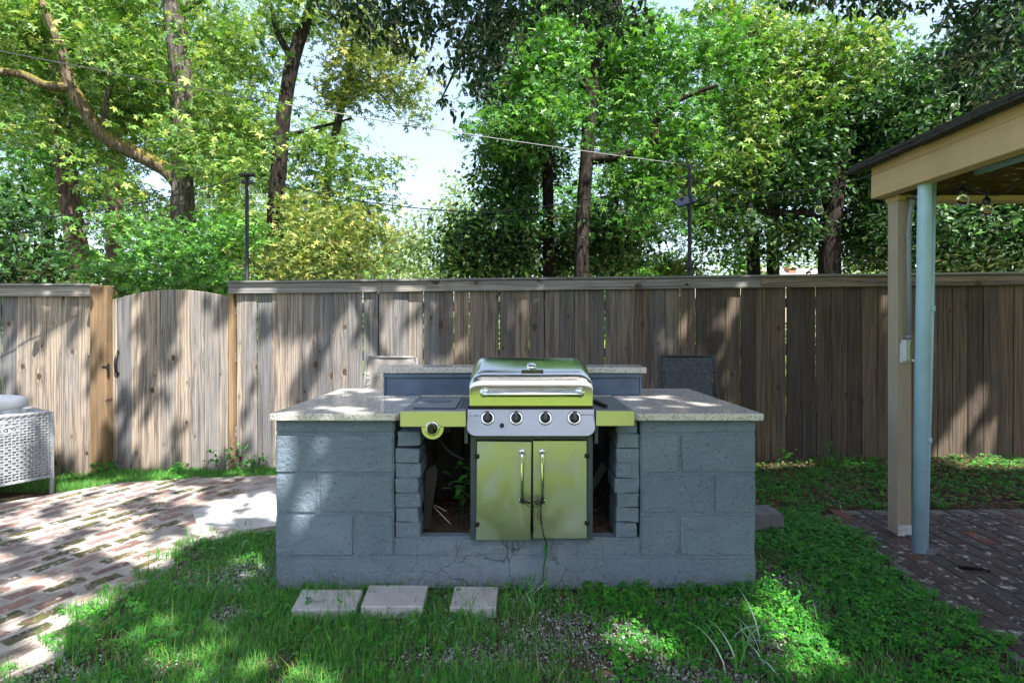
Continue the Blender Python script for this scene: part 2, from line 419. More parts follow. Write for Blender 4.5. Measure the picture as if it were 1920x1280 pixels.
M['string'] = simple('black_string', (.014, .014, .014), .8)
M['tie'] = simple('cream_tape', (.5, .48, .44), .9)

# ------------------------------------------------------------------ mesh helpers
class MB:
    def __init__(s):
        s.bm = bmesh.new()
    def box(s, x0, x1, y0, y1, z0, z1, bev=0.0, seg=1):
        tmp = bmesh.new()
        bmesh.ops.create_cube(tmp, size=1)
        for v in tmp.verts:
            v.co = Vector((x0 + (v.co.x + .5) * (x1 - x0), y0 + (v.co.y + .5) * (y1 - y0), z0 + (v.co.z + .5) * (z1 - z0)))
        if bev:
            bmesh.ops.bevel(tmp, geom=tmp.edges[:], offset=bev, segments=seg, affect='EDGES')
        s._merge(tmp); return s
    def _merge(s, tmp, mat=None):
        if mat is not None: bmesh.ops.transform(tmp, matrix=mat, verts=tmp.verts)
        me = bpy.data.meshes.new("tmp"); tmp.to_mesh(me); tmp.free()
        s.bm.from_mesh(me); bpy.data.meshes.remove(me)
    def prism(s, pts, axis, a, b, bev=0.0):
        """extrude polygon pts (2D) along axis from a to b; axis 'y': pts are (x,z); 'x': (y,z); 'z': (x,y)"""
        tmp = bmesh.new()
        mk = {'y': lambda p, q: (p[0], q, p[1]), 'x': lambda p, q: (q, p[0], p[1]), 'z': lambda p, q: (p[0], p[1], q)}[axis]
        A = [tmp.verts.new(mk(p, a)) for p in pts]; B = [tmp.verts.new(mk(p, b)) for p in pts]
        n = len(pts)
        tmp.faces.new(A); tmp.faces.new(B[::-1])
        for i in range(n):
            tmp.faces.new((A[i], B[i], B[(i + 1) % n], A[(i + 1) % n]))
        bmesh.ops.recalc_face_normals(tmp, faces=tmp.faces)
        if bev: bmesh.ops.bevel(tmp, geom=tmp.edges[:], offset=bev, segments=1, affect='EDGES')
        s._merge(tmp); return s
    def tube(s, pts, rad, n=10, cap=True, wob=0.0):
        pts = [Vector(p) for p in pts]
        if not hasattr(rad, '__len__'): rad = [rad] * len(pts)
        rings = []
        ref = Vector((0, 0, 1))
        prev = None
        for i, p in enumerate(pts):
            d = (pts[min(i + 1, len(pts) - 1)] - pts[max(i - 1, 0)]).normalized()
            if prev is None:
                u = d.cross(ref if abs(d.z) < .9 else Vector((1, 0, 0))).normalized()
            else:
                u = (prev - d * prev.dot(d)).normalized()
            prev = u
            v = d.cross(u)
            ring = []
            for k in range(n):
                a = 2 * math.pi * k / n
                rr = rad[i] * (1 + (random.uniform(-wob, wob) if wob else 0))
                ring.append(s.bm.verts.new(p + (u * math.cos(a) + v * math.sin(a)) * rr))
            rings.append(ring)
        for a, b in zip(rings, rings[1:]):
            for k in range(n):
                f = s.bm.faces.new((a[k], a[(k + 1) % n], b[(k + 1) % n], b[k])); f.smooth = True
        if cap:
            s.bm.faces.new(rings[0][::-1]); s.bm.faces.new(rings[-1])
        return s
    def lathe(s, prof, n=20, mat=Matrix()):
        """prof: list of (r, z) revolved about local z"""
        tmp = bmesh.new()
        rings = []
        for r, z in prof:
            if r < 1e-6: rings.append([tmp.verts.new((0, 0, z))])
            else: rings.append([tmp.verts.new((r * math.cos(2 * math.pi * k / n), r * math.sin(2 * math.pi * k / n), z)) for k in range(n)])
        for a, b in zip(rings, rings[1:]):
            for k in range(n):
                k2 = (k + 1) % n
                if len(a) == 1 and len(b) == 1: continue
                if len(a) == 1: f = tmp.faces.new((a[0], b[k2], b[k]))
                elif len(b) == 1: f = tmp.faces.new((a[k], a[k2], b[0]))
                else: f = tmp.faces.new((a[k], a[k2], b[k2], b[k]))
                f.smooth = True
        bmesh.ops.recalc_face_normals(tmp, faces=tmp.faces)
        s._merge(tmp, mat); return s
    def mesh(s, name):
        me = bpy.data.meshes.new(name); s.bm.to_mesh(me); s.bm.free(); return me
    def build(s, name, mat, parent=None, loc=None):
        return link(name, s.mesh(name), mat, parent, loc)

def link(name, me, mat=None, parent=None, loc=None):
    if mat is not None and not me.materials: me.materials.append(mat)
    o = bpy.data.objects.new(name, me)
    COL.objects.link(o)
    if loc is not None: o.location = loc
    if parent is not None: o.parent = parent
    return o
def tag(o, label=None, cat=None, group=None, kind=None):
    if label: o['label'] = label
    if cat: o['category'] = cat
    if group: o['group'] = group
    if kind: o['kind'] = kind
    return o
def thing(name, label, cat, loc=(0, 0, 0), group=None, rz=0):
    o = bpy.data.objects.new(name, None); COL.objects.link(o)
    o.empty_display_size = .1
    o.location = loc; o.rotation_euler = (0, 0, rz)
    return tag(o, label, cat, group)
def off(o, loc):
    """shift a mesh built in world coordinates so that it sits right under a parent at loc"""
    o.data.transform(Matrix.Translation(-Vector(loc))); return o

def fast_mesh(name, V, Fc):
    """V (n,3) float, Fc (m,k) int"""
    me = bpy.data.meshes.new(name)
    n, (m, k) = len(V), Fc.shape
    me.vertices.add(n); me.vertices.foreach_set("co", np.ascontiguousarray(V, dtype=np.float32).ravel())
    me.loops.add(m * k); me.loops.foreach_set("vertex_index", np.ascontiguousarray(Fc, dtype=np.int32).ravel())
    me.polygons.add(m); me.polygons.foreach_set("loop_start", np.arange(0, m * k, k, dtype=np.int32))
    me.update(calc_edges=True)
    return me

# leaf templates (verts, triangles), size about 1
def star_leaf(lobes=5):
    V = [(0, 0, 0)]; T = []
    angs = {5: (-110, -55, 0, 55, 110), 3: (-65, 0, 65)}[lobes]
    for a in angs:
        L = .62 if abs(a) < 80 else .42
        a = math.radians(a)
        wv = .22
        i = len(V)
        V += [(math.sin(a - .42) * L * .5, math.cos(a - .42) * L * .5, .03), (math.sin(a) * L, math.cos(a) * L, -.10), (math.sin(a + .42) * L * .5, math.cos(a + .42) * L * .5, .03)]
        T += [(0, i + 1, i), (0, i + 2, i + 1)]
    return np.array(V, float), np.array(T)
def oval_leaf(wd=.22, fold=.06):
    V = [(0, 0, 0), (-wd, .32, fold), (0, .38, 0), (wd, .32, fold), (-wd * .75, .7, fold), (wd * .75, .7, fold), (0, 1, -.08)]
    T = [(0, 2, 1), (0, 3, 2), (1, 2, 4), (2, 3, 5), (4, 2, 6), (2, 5, 6)]
    return np.array(V, float), np.array(T)
def kite_leaf(wd=.24):
    V = [(0, 0, 0), (-wd, .5, .08), (0, 1, -.05), (wd, .5, .08)]
    return np.array(V, float), np.array([(0, 2, 1), (0, 3, 2)])
def blade(bend=.35, wd=.5):
    V = [(-.5, 0, 0), (.5, 0, 0), (-.4, bend * .25, .55), (.4, bend * .25, .55), (0, bend, .95)]
    return np.array(V, float), np.array([(0, 1, 2), (1, 3, 2), (2, 3, 4)])
def trefoil():
    V = [(0, 0, 0)]; T = []
    for a in (0, 2.094, 4.189):
        i = len(V)
        d = np.array([math.sin(a), math.cos(a)]); e = np.array([d[1], -d[0]])
        for (u, v, zz) in ((.28, -.22, .05), (.55, -.24, .03), (.55, .24, .03), (.28, .22, .05), (.62, 0, -.02)):
            V.append((*(d * u + e * v), zz))
        T += [(0, i + 3, i), (i, i + 3, i + 2), (i, i + 2, i + 1), (i + 1, i + 2, i + 4)]
    return np.array(V, float), np.array(T)

def scatter_mesh(name, tmpl, P, S, yaw, tilt, roll=None):
    """copies of a template: P (n,3), S (n,) or (n,3) scale, yaw about z after tilt about x"""
    V, T = tmpl
    n = len(P)
    S = np.asarray(S, float)
    if S.ndim == 1: S = np.repeat(S[:, None], 3, 1)
    W = V[None] * S[:, None, :]
    if roll is not None:
        c, s = np.cos(roll)[:, None], np.sin(roll)[:, None]
        W = np.stack([c * W[..., 0] + s * W[..., 2], W[..., 1], -s * W[..., 0] + c * W[..., 2]], -1)
    c, s = np.cos(tilt)[:, None], np.sin(tilt)[:, None]
    W = np.stack([W[..., 0], c * W[..., 1] - s * W[..., 2], s * W[..., 1] + c * W[..., 2]], -1)
    c, s = np.cos(yaw)[:, None], np.sin(yaw)[:, None]
    W = np.stack([c * W[..., 0] - s * W[..., 1], s * W[..., 0] + c * W[..., 1], W[..., 2]], -1)
    W = W + P[:, None, :]
    Fc = T[None] + (np.arange(n) * len(V))[:, None, None]
    return fast_mesh(name, W.reshape(-1, 3), Fc.reshape(-1, T.shape[1]))

def foliage(name, tmpl, P, size, mat, parent=None, droop=.35, kind='stuff', sizevar=.5):
    n = len(P)
    yaw = rng.uniform(0, 2 * math.pi, n)
    tilt = rng.normal(-droop, .55, n)
    roll = rng.normal(0, .6, n)
    S = size * rng.uniform(1 - sizevar, 1 + sizevar, n)
    me = scatter_mesh(name, tmpl, P, S, yaw, tilt, roll)
    o = link(name, me, mat, parent)
    if kind: o['kind'] = kind
    return o

def clumps(blobs, per_m3, twig_r=.22, leaves=14, flat=.6, shell=.35):
    """leaf positions: twigs spread in ellipsoids (cx,cy,cz,rx,ry,rz[,density]), leaves gathered round each twig"""
    out = []
    for b in blobs:
        c = np.array(b[:3]); r = np.array(b[3:6]); dens = b[6] if len(b) > 6 else 1.0
        vol = 4.19 * r.prod()
        n = max(3, int(vol * per_m3 * dens))
        d = rng.normal(size=(n, 3)); d /= np.linalg.norm(d, axis=1)[:, None]
        rad = rng.uniform(0, 1, n) ** shell
        T = c + d * rad[:, None] * r * rng.uniform(.82, 1.18, (n, 1))
        L = T[:, None, :] + rng.normal(size=(n, leaves, 3)) * twig_r * np.array([1, 1, flat]) * .6
        out.append(L.reshape(-1, 3))
    return np.concatenate(out)

# ------------------------------------------------------------------ ground
def gz(x, y):
    t = np.clip((np.asarray(y, float) - 3.9) / 1.2, 0, 1); t = t * t * (3 - 2 * t)
    return t * (-.03 + .10 * np.clip((np.asarray(x, float) + 1.5) / 5.5, -.6, 1.0))

def build_ground():
    xs = np.concatenate([[-600, -200, -60, -25, -12], np.arange(-8, 8.01, .25), [12, 25, 60, 200, 600]])
    ys = np.concatenate([[-300, -80, -25, -10, -4], np.arange(-2, 9.01, .25), [12, 20, 40, 100, 300, 900]])
    X, Y = np.meshgrid(xs, ys)
    Z = gz(X, Y) + np.where((np.abs(X) < 7.9) & (Y > -2) & (Y < 8.9), rng.normal(0, .004, X.shape), 0) - .012
    V = np.stack([X, Y, Z], -1).reshape(-1, 3)
    nx = len(xs)
    i, j = np.meshgrid(np.arange(nx - 1), np.arange(len(ys) - 1))
    a = (j * nx + i).ravel()
    Fc = np.stack([a, a + 1, a + nx + 1, a + nx], -1)
    o = link('ground', fast_mesh('ground', V, Fc), M['soil'])
    for p in o.data.polygons: p.use_smooth = True
    tag(o, 'bare soil, lawn and leaf litter of the back yard', kind='structure')
build_ground()

# left patio: bleached mortar bed with bricks, a smear of concrete
def in_left_patio(x, y):
    wob = .06 * math.sin(y * 9.1) + .04 * math.sin(y * 23.0 + 1)
    right = -1.92 + wob if y < 3.35 else (-1.92 + (y - 3.35) * 2.2 + wob if y < 3.75 else -1.22)
    top = 4.80 + (x + 2.07) * (.18 if x > -3.23 else .18) - (max(0, -3.23 - x)) * .82
    return x < right and y < top and y > -1.0
def patio_outline():
    pts = []
    for y in np.arange(-1.0, 3.36, .12): pts.append((-1.90 + .06 * math.sin(y * 9.1) + .04 * math.sin(y * 23.0 + 1), y))
    pts += [(-1.72, 3.48), (-1.45, 3.60), (-1.22, 3.72), (-1.0, 3.80), (1.15, 3.80), (1.3, 4.3), (.6, 4.85), (-.8, 4.90), (-2.07, 4.83)]
    pts += [(-2.7, 4.72), (-3.25, 4.60), (-3.76, 4.10), (-4.3, 3.66), (-5.2, 2.95), (-5.4, -1.0)]
    return pts
pt_root = link('brick_patio', MB().prism(patio_outline(), 'z', -.10, .004).mesh('brick_patio'), M['mortar'])
tag(pt_root, 'sun-bleached patio of old red and mossy bricks in wide pale mortar', kind='structure')

def irregular_brick(L, W, H, jag=.006, n=5):
    """a worn brick: uneven outline, slightly domed top, about 50 triangles"""
    bm = bmesh.new()
    out = []
    for i in range(n): out.append((-W / 2 + W * i / n, -L / 2))
    for i in range(n): out.append((W / 2, -L / 2 + L * i / n))
    for i in range(n): out.append((W / 2 - W * i / n, L / 2))
    for i in range(n): out.append((-W / 2, L / 2 - L * i / n))
    out = [(x * (1 - .10 * (abs(y) / (L / 2)) ** 6 * (abs(x) / (W / 2)) ** 2) + random.uniform(-jag, jag), y + random.uniform(-jag, jag)) for x, y in out]
    A = [bm.verts.new((x, y, 0)) for x, y in out]
    B = [bm.verts.new((x * .93, y * .96, H + random.uniform(-.0012, .0012))) for x, y in out]
    c = bm.verts.new((0, 0, H + .001))
    m = len(out)
    for i in range(m):
        bm.faces.new((A[i], A[(i + 1) % m], B[(i + 1) % m], B[i]))
        bm.faces.new((B[i], B[(i + 1) % m], c))
    me = bpy.data.meshes.new('brick'); bm.to_mesh(me); bm.free()
    return me

LB = [irregular_brick(.185 * s, .082 * s2, .012, .008, 3) for s, s2 in ((1, 1), (1.05, .95), (.93, 1.08), (1, 1.1), (.8, 1), (1.06, 1))]
for me in LB: me.materials.append(M['brick_left'])
ang = D2R(24)
ux, uy = (math.sin(ang), math.cos(ang)), (math.cos(ang), -math.sin(ang))      # along, across
nb = 0
cand = []
for i in range(-40, 60):
    for j in range(-60, 60):
        a = i * .216 + (.108 if j % 2 else 0); b = j * .116
        x, y = -2.6 + ux[0] * a + uy[0] * b, 3.2 + ux[1] * a + uy[1] * b
        if not in_left_patio(x, y) or y < 1.95: continue
        if x < -.97 * y - .1: continue                    # outside what the photo shows
        if x > -1.98 + .3 * math.sin(y * 5) and y > 3.45: continue
        cand.append((x, y))
cand.sort(key=lambda p: p[0] ** 2 + p[1] ** 2)
for x, y in cand[:300]:
    if x > -2.25 and y > 3.7 and random.random() < .5: continue
    me = random.choice(LB)
    o = link('brick', me, None, pt_root, (x + random.uniform(-.008, .008), y + random.uniform(-.01, .01), -.0055 + random.uniform(-.002, .002)))
    o.rotation_euler = (random.uniform(-.01, .01), random.uniform(-.01, .01), -ang + random.uniform(-.07, .07) + random.choice((0, math.pi)))
slab = link('concrete_patch', MB().prism([(-2.05, 3.62), (-1.7, 3.56), (-1.45, 3.66), (-1.22, 3.78), (-1.0, 3.86), (-1.0, 4.5), (-1.5, 4.66), (-1.9, 4.5), (-2.15, 4.2), (-2.25, 3.9)], 'z', -.02, .009).mesh('concrete_patch'), M['concrete'], pt_root)

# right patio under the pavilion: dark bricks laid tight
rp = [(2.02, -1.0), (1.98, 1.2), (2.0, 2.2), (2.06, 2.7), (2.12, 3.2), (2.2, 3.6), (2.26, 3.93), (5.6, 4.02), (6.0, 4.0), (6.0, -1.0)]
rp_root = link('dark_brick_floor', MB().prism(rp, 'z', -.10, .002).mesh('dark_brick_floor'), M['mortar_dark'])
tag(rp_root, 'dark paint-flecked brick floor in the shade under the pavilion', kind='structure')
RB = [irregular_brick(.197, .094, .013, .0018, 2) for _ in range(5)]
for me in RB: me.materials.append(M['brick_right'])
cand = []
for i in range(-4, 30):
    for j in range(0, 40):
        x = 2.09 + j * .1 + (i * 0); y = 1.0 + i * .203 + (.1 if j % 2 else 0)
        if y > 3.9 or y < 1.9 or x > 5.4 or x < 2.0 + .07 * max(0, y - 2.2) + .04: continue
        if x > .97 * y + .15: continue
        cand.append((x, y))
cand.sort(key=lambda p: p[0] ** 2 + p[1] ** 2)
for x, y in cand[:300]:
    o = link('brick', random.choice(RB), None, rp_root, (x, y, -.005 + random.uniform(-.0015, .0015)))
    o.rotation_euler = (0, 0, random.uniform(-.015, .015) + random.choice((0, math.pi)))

# ------------------------------------------------------------------ fence
FY = 5.2
def fz(px_y, px_x=960): return at(px_x, px_y, FY).z
def fx(px): return at(px, 600, FY).x
PW = .1385
PK = []
for v in range(4):
    mb = MB()
    mb.box(-PW / 2, PW / 2, -.008, .008, 0, 1.0, .0025)
    PK.append(mb)
def picket(root, name, cx, w, z0, z1, y=FY, top=None, lean=0.0, mat=None):
    """one board; its own mesh because heights differ, local z from the foot"""
    mb = MB()
    if top is None:
        mb.box(-w / 2, w / 2, -.008, .008, 0, z1 - z0, .0045)
    else:
        ztl, ztr = top
        mb.prism([(-w / 2, 0), (w / 2, 0), (w / 2, ztr - z0), (0, (ztl + ztr) / 2 - z0 + .001), (-w / 2, ztl - z0)], 'y', -.008, .008, .0042)
    o = mb.build(name, mat or M['fence'], root, Vector((cx, y, z0)) - root.location)
    o.rotation_euler = (random.uniform(-.004, .004), lean, random.uniform(-.035, .035))
    return o

def cap_board(root, x0, x1, zt0, zt1, h=.095, y=FY - .040, mat=None):
    L = math.hypot(x1 - x0, zt1 - zt0)
    mb = MB().box(-h / 2, h / 2, -.012, .012, 0, L, .002)
    o = mb.build('cap_board', mat or M['fence_cap'], root, Vector((x0, y, zt0 - h / 2)) - root.location)
    o.rotation_euler = (0, math.pi / 2 - math.atan2(zt1 - zt0, x1 - x0), 0)
    return o
def top_board(root, x0, x1, zt0, zt1):
    L = math.hypot(x1 - x0, zt1 - zt0)
    mb = MB().box(-.01, .01, -.075, .05, 0, L, .002)
    o = mb.build('top_board', M['fence_cap'], root, Vector((x0, FY, zt0 + .012)) - root.location)
    o.rotation_euler = (0, math.pi / 2 - math.atan2(zt1 - zt0, x1 - x0), 0)
    return o
def rails(root, x0, x1, z0, z1):
    for za in (.35, 1.05, 1.5):
        mb = MB().box(-.045, .045, -.019, .019, 0, x1 - x0, .003)
        o = mb.build('rail', M['fence_cap'], root, Vector((x0, FY + .03, za + z0)) - root.location)
        o.rotation_euler = (0, math.pi / 2 - math.atan2(z1 - z0, x1 - x0), 0)

def cap_z(px):                                     # photo height of the cap top along the main fence
    return fz(532 + (515 - 532) * (px - 432) / (1920 - 432))
main = thing('board_fence', 'long weathered board fence behind the grill counter, running to the pavilion', 'fence', (fx(435), FY, 0))
px = 449.0
first = True
while px < 2230:
    w = 28.3 / 200 if not first else .055
    cx = fx(px)
    gap = random.choice((.0015, .002, .0028, .0038)) if 560 < px < 1130 else random.choice((.0013, .0015, .0018, .0030))
    ctr = fx(px)
    zb = float(gz(ctr, FY)) + random.uniform(-.01, .01) - .01
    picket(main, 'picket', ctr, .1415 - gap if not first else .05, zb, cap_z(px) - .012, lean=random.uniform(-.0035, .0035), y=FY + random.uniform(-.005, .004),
           mat=M['fence'] if px + random.gauss(0, 70) < 820 else (M['fence_mid'] if px + random.gauss(0, 110) < 1230 else M['fence_brown']))  # boards turn browner and darker rightwards, some of that being painted shade
    px += 28.3 if not first else 20
    first = False
for a, b in ((433, 718), (718.6, 1422), (1422.6, 2240)):
    cap_board(main, fx(a), fx(b), cap_z(a), cap_z(b), mat=M['fence_mid'] if a > 1000 else None)
    top_board(main, fx(a), fx(b), cap_z(a), cap_z(b))
rails(main, fx(436), fx(2235), -.05, .06)
mb = MB().box(-.022, .022, -.045, .045, 0, 1.66, .004)
o = mb.build('gate_post', M['post'], main, Vector((fx(436), FY + .01, -.05)) - main.location)
for pxp in (700, 1180, 1660, 2140):
    MB().box(-.045, .045, -.045, .045, 0, cap_z(pxp) - .1, .004).build('back_post', M['post'], main, Vector((fx(pxp), FY + .10, 0)) - main.location)

left = thing('board_fence', 'short pale board fence section behind the wicker seat, ending in an orange-brown post', 'fence', (fx(178), FY, 0))
for px in [x for x in (-151, -123, -95, -67, -38.5, -10.3)] + [18, 46, 74, 102, 130, 157.5]:
    lw = .138
    picket(left, 'picket', fx(px + (0 if px > 0 else 0)), lw, float(gz(fx(px), FY)) - .01, fz(537) - .012, lean=random.uniform(-.003, .003))
picket(left, 'picket', fx(174.5), .032, float(gz(fx(175), FY)) - .01, fz(545))
cap_board(left, fx(-180), fx(178), fz(536), fz(537))
top_board(left, fx(-180), fx(178), fz(536), fz(537))
rails(left, fx(-180), fx(180), -.05, -.05)
MB().box(-.077, .077, -.05, .045, 0, fz(536) + .08, .005).build('gate_post', M['post'], left, Vector((fx(194), FY - .02, -.08)) - left.location)

gate = thing('wooden_gate', 'arched weathered wooden gate with black handle, between the two fence sections', 'gate', (fx(320), FY, 0))
edges = [212, 220.5, 247, 274, 301.5, 328.5, 356.5, 383.5, 411, 430]
def arch(px):
    t = (px - 330) / 118.0
    return fz(543 + 19 * t * t)
for a, b in zip(edges, edges[1:]):
    x0, x1 = fx(a) + .0014, fx(b) - .0014
    picket(gate, 'picket', (x0 + x1) / 2, x1 - x0, -.085 + random.uniform(-.004, .004), 0, top=(arch(a), arch(b)), y=FY)
for za in (.25, 1.35):
    mb = MB().box(-.045, .045, -.019, .019, 0, 1.05, .003)
    o = mb.build('rail', M['fence_cap'], gate, Vector((fx(214), FY + .03, za)) - gate.location); o.rotation_euler = (0, math.pi / 2, 0)
# handle: forged pull with spade ends
hx = fx(223); hz0, hz1 = fz(700), fz(660)
mb = MB()
mb.tube([(0, -.012, 0), (0, -.03, .02), (0, -.045, .07), (0, -.045, .12), (0, -.03, .17), (0, -.012, .19)], [.007, .010, .014, .014, .010, .007], 8)
for z, s in ((-.005, -1), (.195, 1)):
    mb.prism([(-.012, z), (0, z - .02 * 1), (.012, z), (.010, z + .012), (0, z + .028 * s if s > 0 else z + .02), (-.010, z + .012)], 'y', -.014, -.009)
mb.build('handle', M['iron'], gate, Vector((hx, FY, hz0)) - gate.location)
mb = MB()
mb.box(-.085, .025, -.034, -.016, -.012, .012, .003).box(-.012, .024, -.030, -.010, -.075, .045, .003).box(-.028, .022, -.044, -.034, .006, .028, .002)
mb.build('latch', M['iron'], gate, Vector((fx(207), FY - .03, fz(690))) - gate.location)

# ------------------------------------------------------------------ masonry counter
CY = 2.78
WX0, WX1 = -1.187, 1.224
OX0, OX1 = -.468, .521                     # opening
HT = .852
ctr = thing('masonry_grill_counter', 'slate-blue painted block counter with pale granite tops, built round the steel grill', 'counter', (0, CY, 0))
def cb(mb, name, mat, parent=ctr):
    o = mb.build(name, mat, parent); o.data.transform(Matrix.Translation((0, -CY, 0))); return o
# concrete core, recessed behind block faces
cb(MB().box(WX0 + .006, OX0 - .125, CY + .006, 3.70, .02, HT - .002), 'wall_core', M['paint'])
cb(MB().box(OX1 + .125, WX1 - .006, CY + .006, 3.70, .02, HT - .002), 'wall_core', M['paint'])
cb(MB().box(OX0 - .124, OX1 + .124, 3.45, 3.69, .02, HT - .002), 'wall_core', M['dark_brick'])  # back of the opening, its shade put into a near-black colour
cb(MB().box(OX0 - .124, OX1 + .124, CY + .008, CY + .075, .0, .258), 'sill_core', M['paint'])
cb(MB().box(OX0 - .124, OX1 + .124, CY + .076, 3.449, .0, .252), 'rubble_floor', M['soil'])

def rough_block(x0, x1, y0, y1, z0, z1, name='concrete_block', mat=None, n=3, amp=.0028, bev=.008):
    """block with gently uneven front"""
    bm = bmesh.new()
    w, h, d = x1 - x0, z1 - z0, y1 - y0
    nx = n; nz = 2
    grid = []
    for j in range(nz + 1):
        row = []
        for i in range(nx + 1):
            e = (i in (0, nx)) or (j in (0, nz))
            x = x0 + w * i / nx + (random.uniform(-amp, amp) if e else 0)
            z = z0 + h * j / nz + (random.uniform(-amp, amp) if e else 0)
            row.append(bm.verts.new((x, y0 + random.uniform(-amp, amp) * (.4 if e else 1), z)))
        grid.append(row)
    faces = []
    for j in range(nz):
        for i in range(nx):
            faces.append(bm.faces.new((grid[j][i], grid[j][i + 1], grid[j + 1][i + 1], grid[j + 1][i])))
    r = bmesh.ops.extrude_face_region(bm, geom=faces)
    vs = [g for g in r['geom'] if isinstance(g, bmesh.types.BMVert)]
    for v in vs: v.co.y = y1
    bmesh.ops.recalc_face_normals(bm, faces=bm.faces)
    eds = [e for e in bm.edges if not e.is_boundary and len(e.link_faces) == 2 and e.calc_face_angle(0) > 1.0 and min(v.co.y for v in e.verts) < y0 + .02]
    bmesh.ops.bevel(bm, geom=eds, offset=bev, segments=2, affect='EDGES', clamp_overlap=True)
    me = bpy.data.meshes.new(name); bm.to_mesh(me); bm.free()
    for p in me.polygons: p.use_smooth = False
    me.transform(Matrix.Translation((0, -CY, 0)))
    return link(name, me, mat or M['paint'], ctr)
J = .0034
courses = [(.165, .379), (.379, .581), (.581, .782)]
lj = [[-1.187, -.79, -.588], [-1.187, -.97, -.588], [-1.187, -.588]]
rj = [[.641, .834, 1.224], [.641, 1.008, 1.224], [.641, .842, 1.224]]
for (z0, z1), L, R in zip(courses, lj, rj):
    for E in (L, R):
        for a, b in zip(E, E[1:]):
            rough_block(a + J, b - J, CY - random.uniform(.0, .004), CY + .05, z0 + J, z1 - J)
for a, b in ((-1.187, -.588), (.641, 1.224)):
    rough_block(a + .001, b - .001, CY - .001, CY + .05, .784, HT, 'top_course')
rough_block(WX0, WX1, CY - .001, CY + .06, 0, .163, 'base_course', n=10, amp=.004)
rough_block(-.588, .641, CY + .001, CY + .06, .1665, .262, 'sill_course', n=9, amp=.006, bev=.010)
# side faces of the end walls
for y in (3.04, 3.44):
    pass
# quoin bricks lining the opening: three deep, eight or seven courses
bz = .265
for k in range(8):
    for side in (-1, 1):
        if side < 0 and k == 7: continue
        z0 = .262 + k * .0742 + random.uniform(-.0015, .0015); z1 = z0 + .0718
        if side < 0 and k == 6: z0 += .012; z1 += .012
        for dd in range(3):
            y0 = CY + .003 + dd * .215 + (random.uniform(-.004, .006) if dd == 0 else 0)
            inner = random.uniform(-.006, .008) + (.02 * dd if False else 0)
            if side < 0:
                a, b = -.588 + .002, OX0 + inner + (.012 if k == 6 else 0)
                if k == 6: a += .012
            else:
                a, b = OX1 + inner, .641 - .004 - (.01 if k in (0, 7) else 0)
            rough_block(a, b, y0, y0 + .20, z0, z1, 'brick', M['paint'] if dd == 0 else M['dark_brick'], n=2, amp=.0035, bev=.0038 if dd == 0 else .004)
# granite
SZ0, SZ1 = HT + .001, .889
cb(MB().prism([(-1.198, 2.735), (-.575, 2.735), (-.558, 2.752), (-.556, 3.405), (.606, 3.405), (.605, 2.752), (.622, 2.735), (1.243, 2.735), (1.19, 3.745), (-1.152, 3.745)], 'z', SZ0, SZ1, .004), 'countertop', M['granite'])
# raised bar
BY = 3.41
cb(MB().box(-.775, .782, BY, BY + .022, SZ1 + .0005, 1.026, .003), 'bar_panel', M['bar_blue'])
cb(MB().box(-.789, -.776, BY - .004, BY + .20, SZ1 + .0005, 1.026, .002), 'bar_end_board', M['bar_blue'])
cb(MB().box(.783, .797, BY - .004, BY + .20, SZ1 + .0005, 1.026, .002), 'bar_end_board', M['bar_blue'])
cb(MB().box(-.789, .797, BY - .018, BY - .005, .998, 1.024, .003), 'bar_trim', M['bar_blue'])
cb(MB().box(-.82, .82, BY - .035, BY + .19, 1.027, 1.062, .004), 'bar_top', M['granite'])
# timbers and rubble seen inside the opening; stud and boards black as painted shade
cb(MB().box(-.37, -.30, 3.36, 3.43, .256, .80, .004), 'inner_stud', M['soot_shade'])
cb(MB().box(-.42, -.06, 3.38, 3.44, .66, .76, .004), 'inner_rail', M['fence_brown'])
cb(MB().prism([(-.464, .262), (-.430, .262), (-.385, .56), (-.40, .60), (-.450, .57)], 'y', CY + .10, CY + .13, .003), 'loose_board', M['soot_shade'])
cb(MB().prism([(.30, .262), (.335, .262), (.505, .56), (.475, .60)], 'y', CY + .17, CY + .19, .003), 'loose_board', M['soot_shade'])

# ------------------------------------------------------------------ grill
GY = 2.70
gr = thing('gas_grill', 'stainless four-burner gas grill on a two-door cabinet, set into the blue counter', 'grill', (0, GY, .262))
def G(mb, name, mat, parent=None):
    o = mb.build(name, mat, parent or gr)
    o.data.transform(Matrix.Translation((0, -GY, -.262)))
    return o
GX0, GX1 = -.209, .396
CXG = (GX0 + GX1) / 2
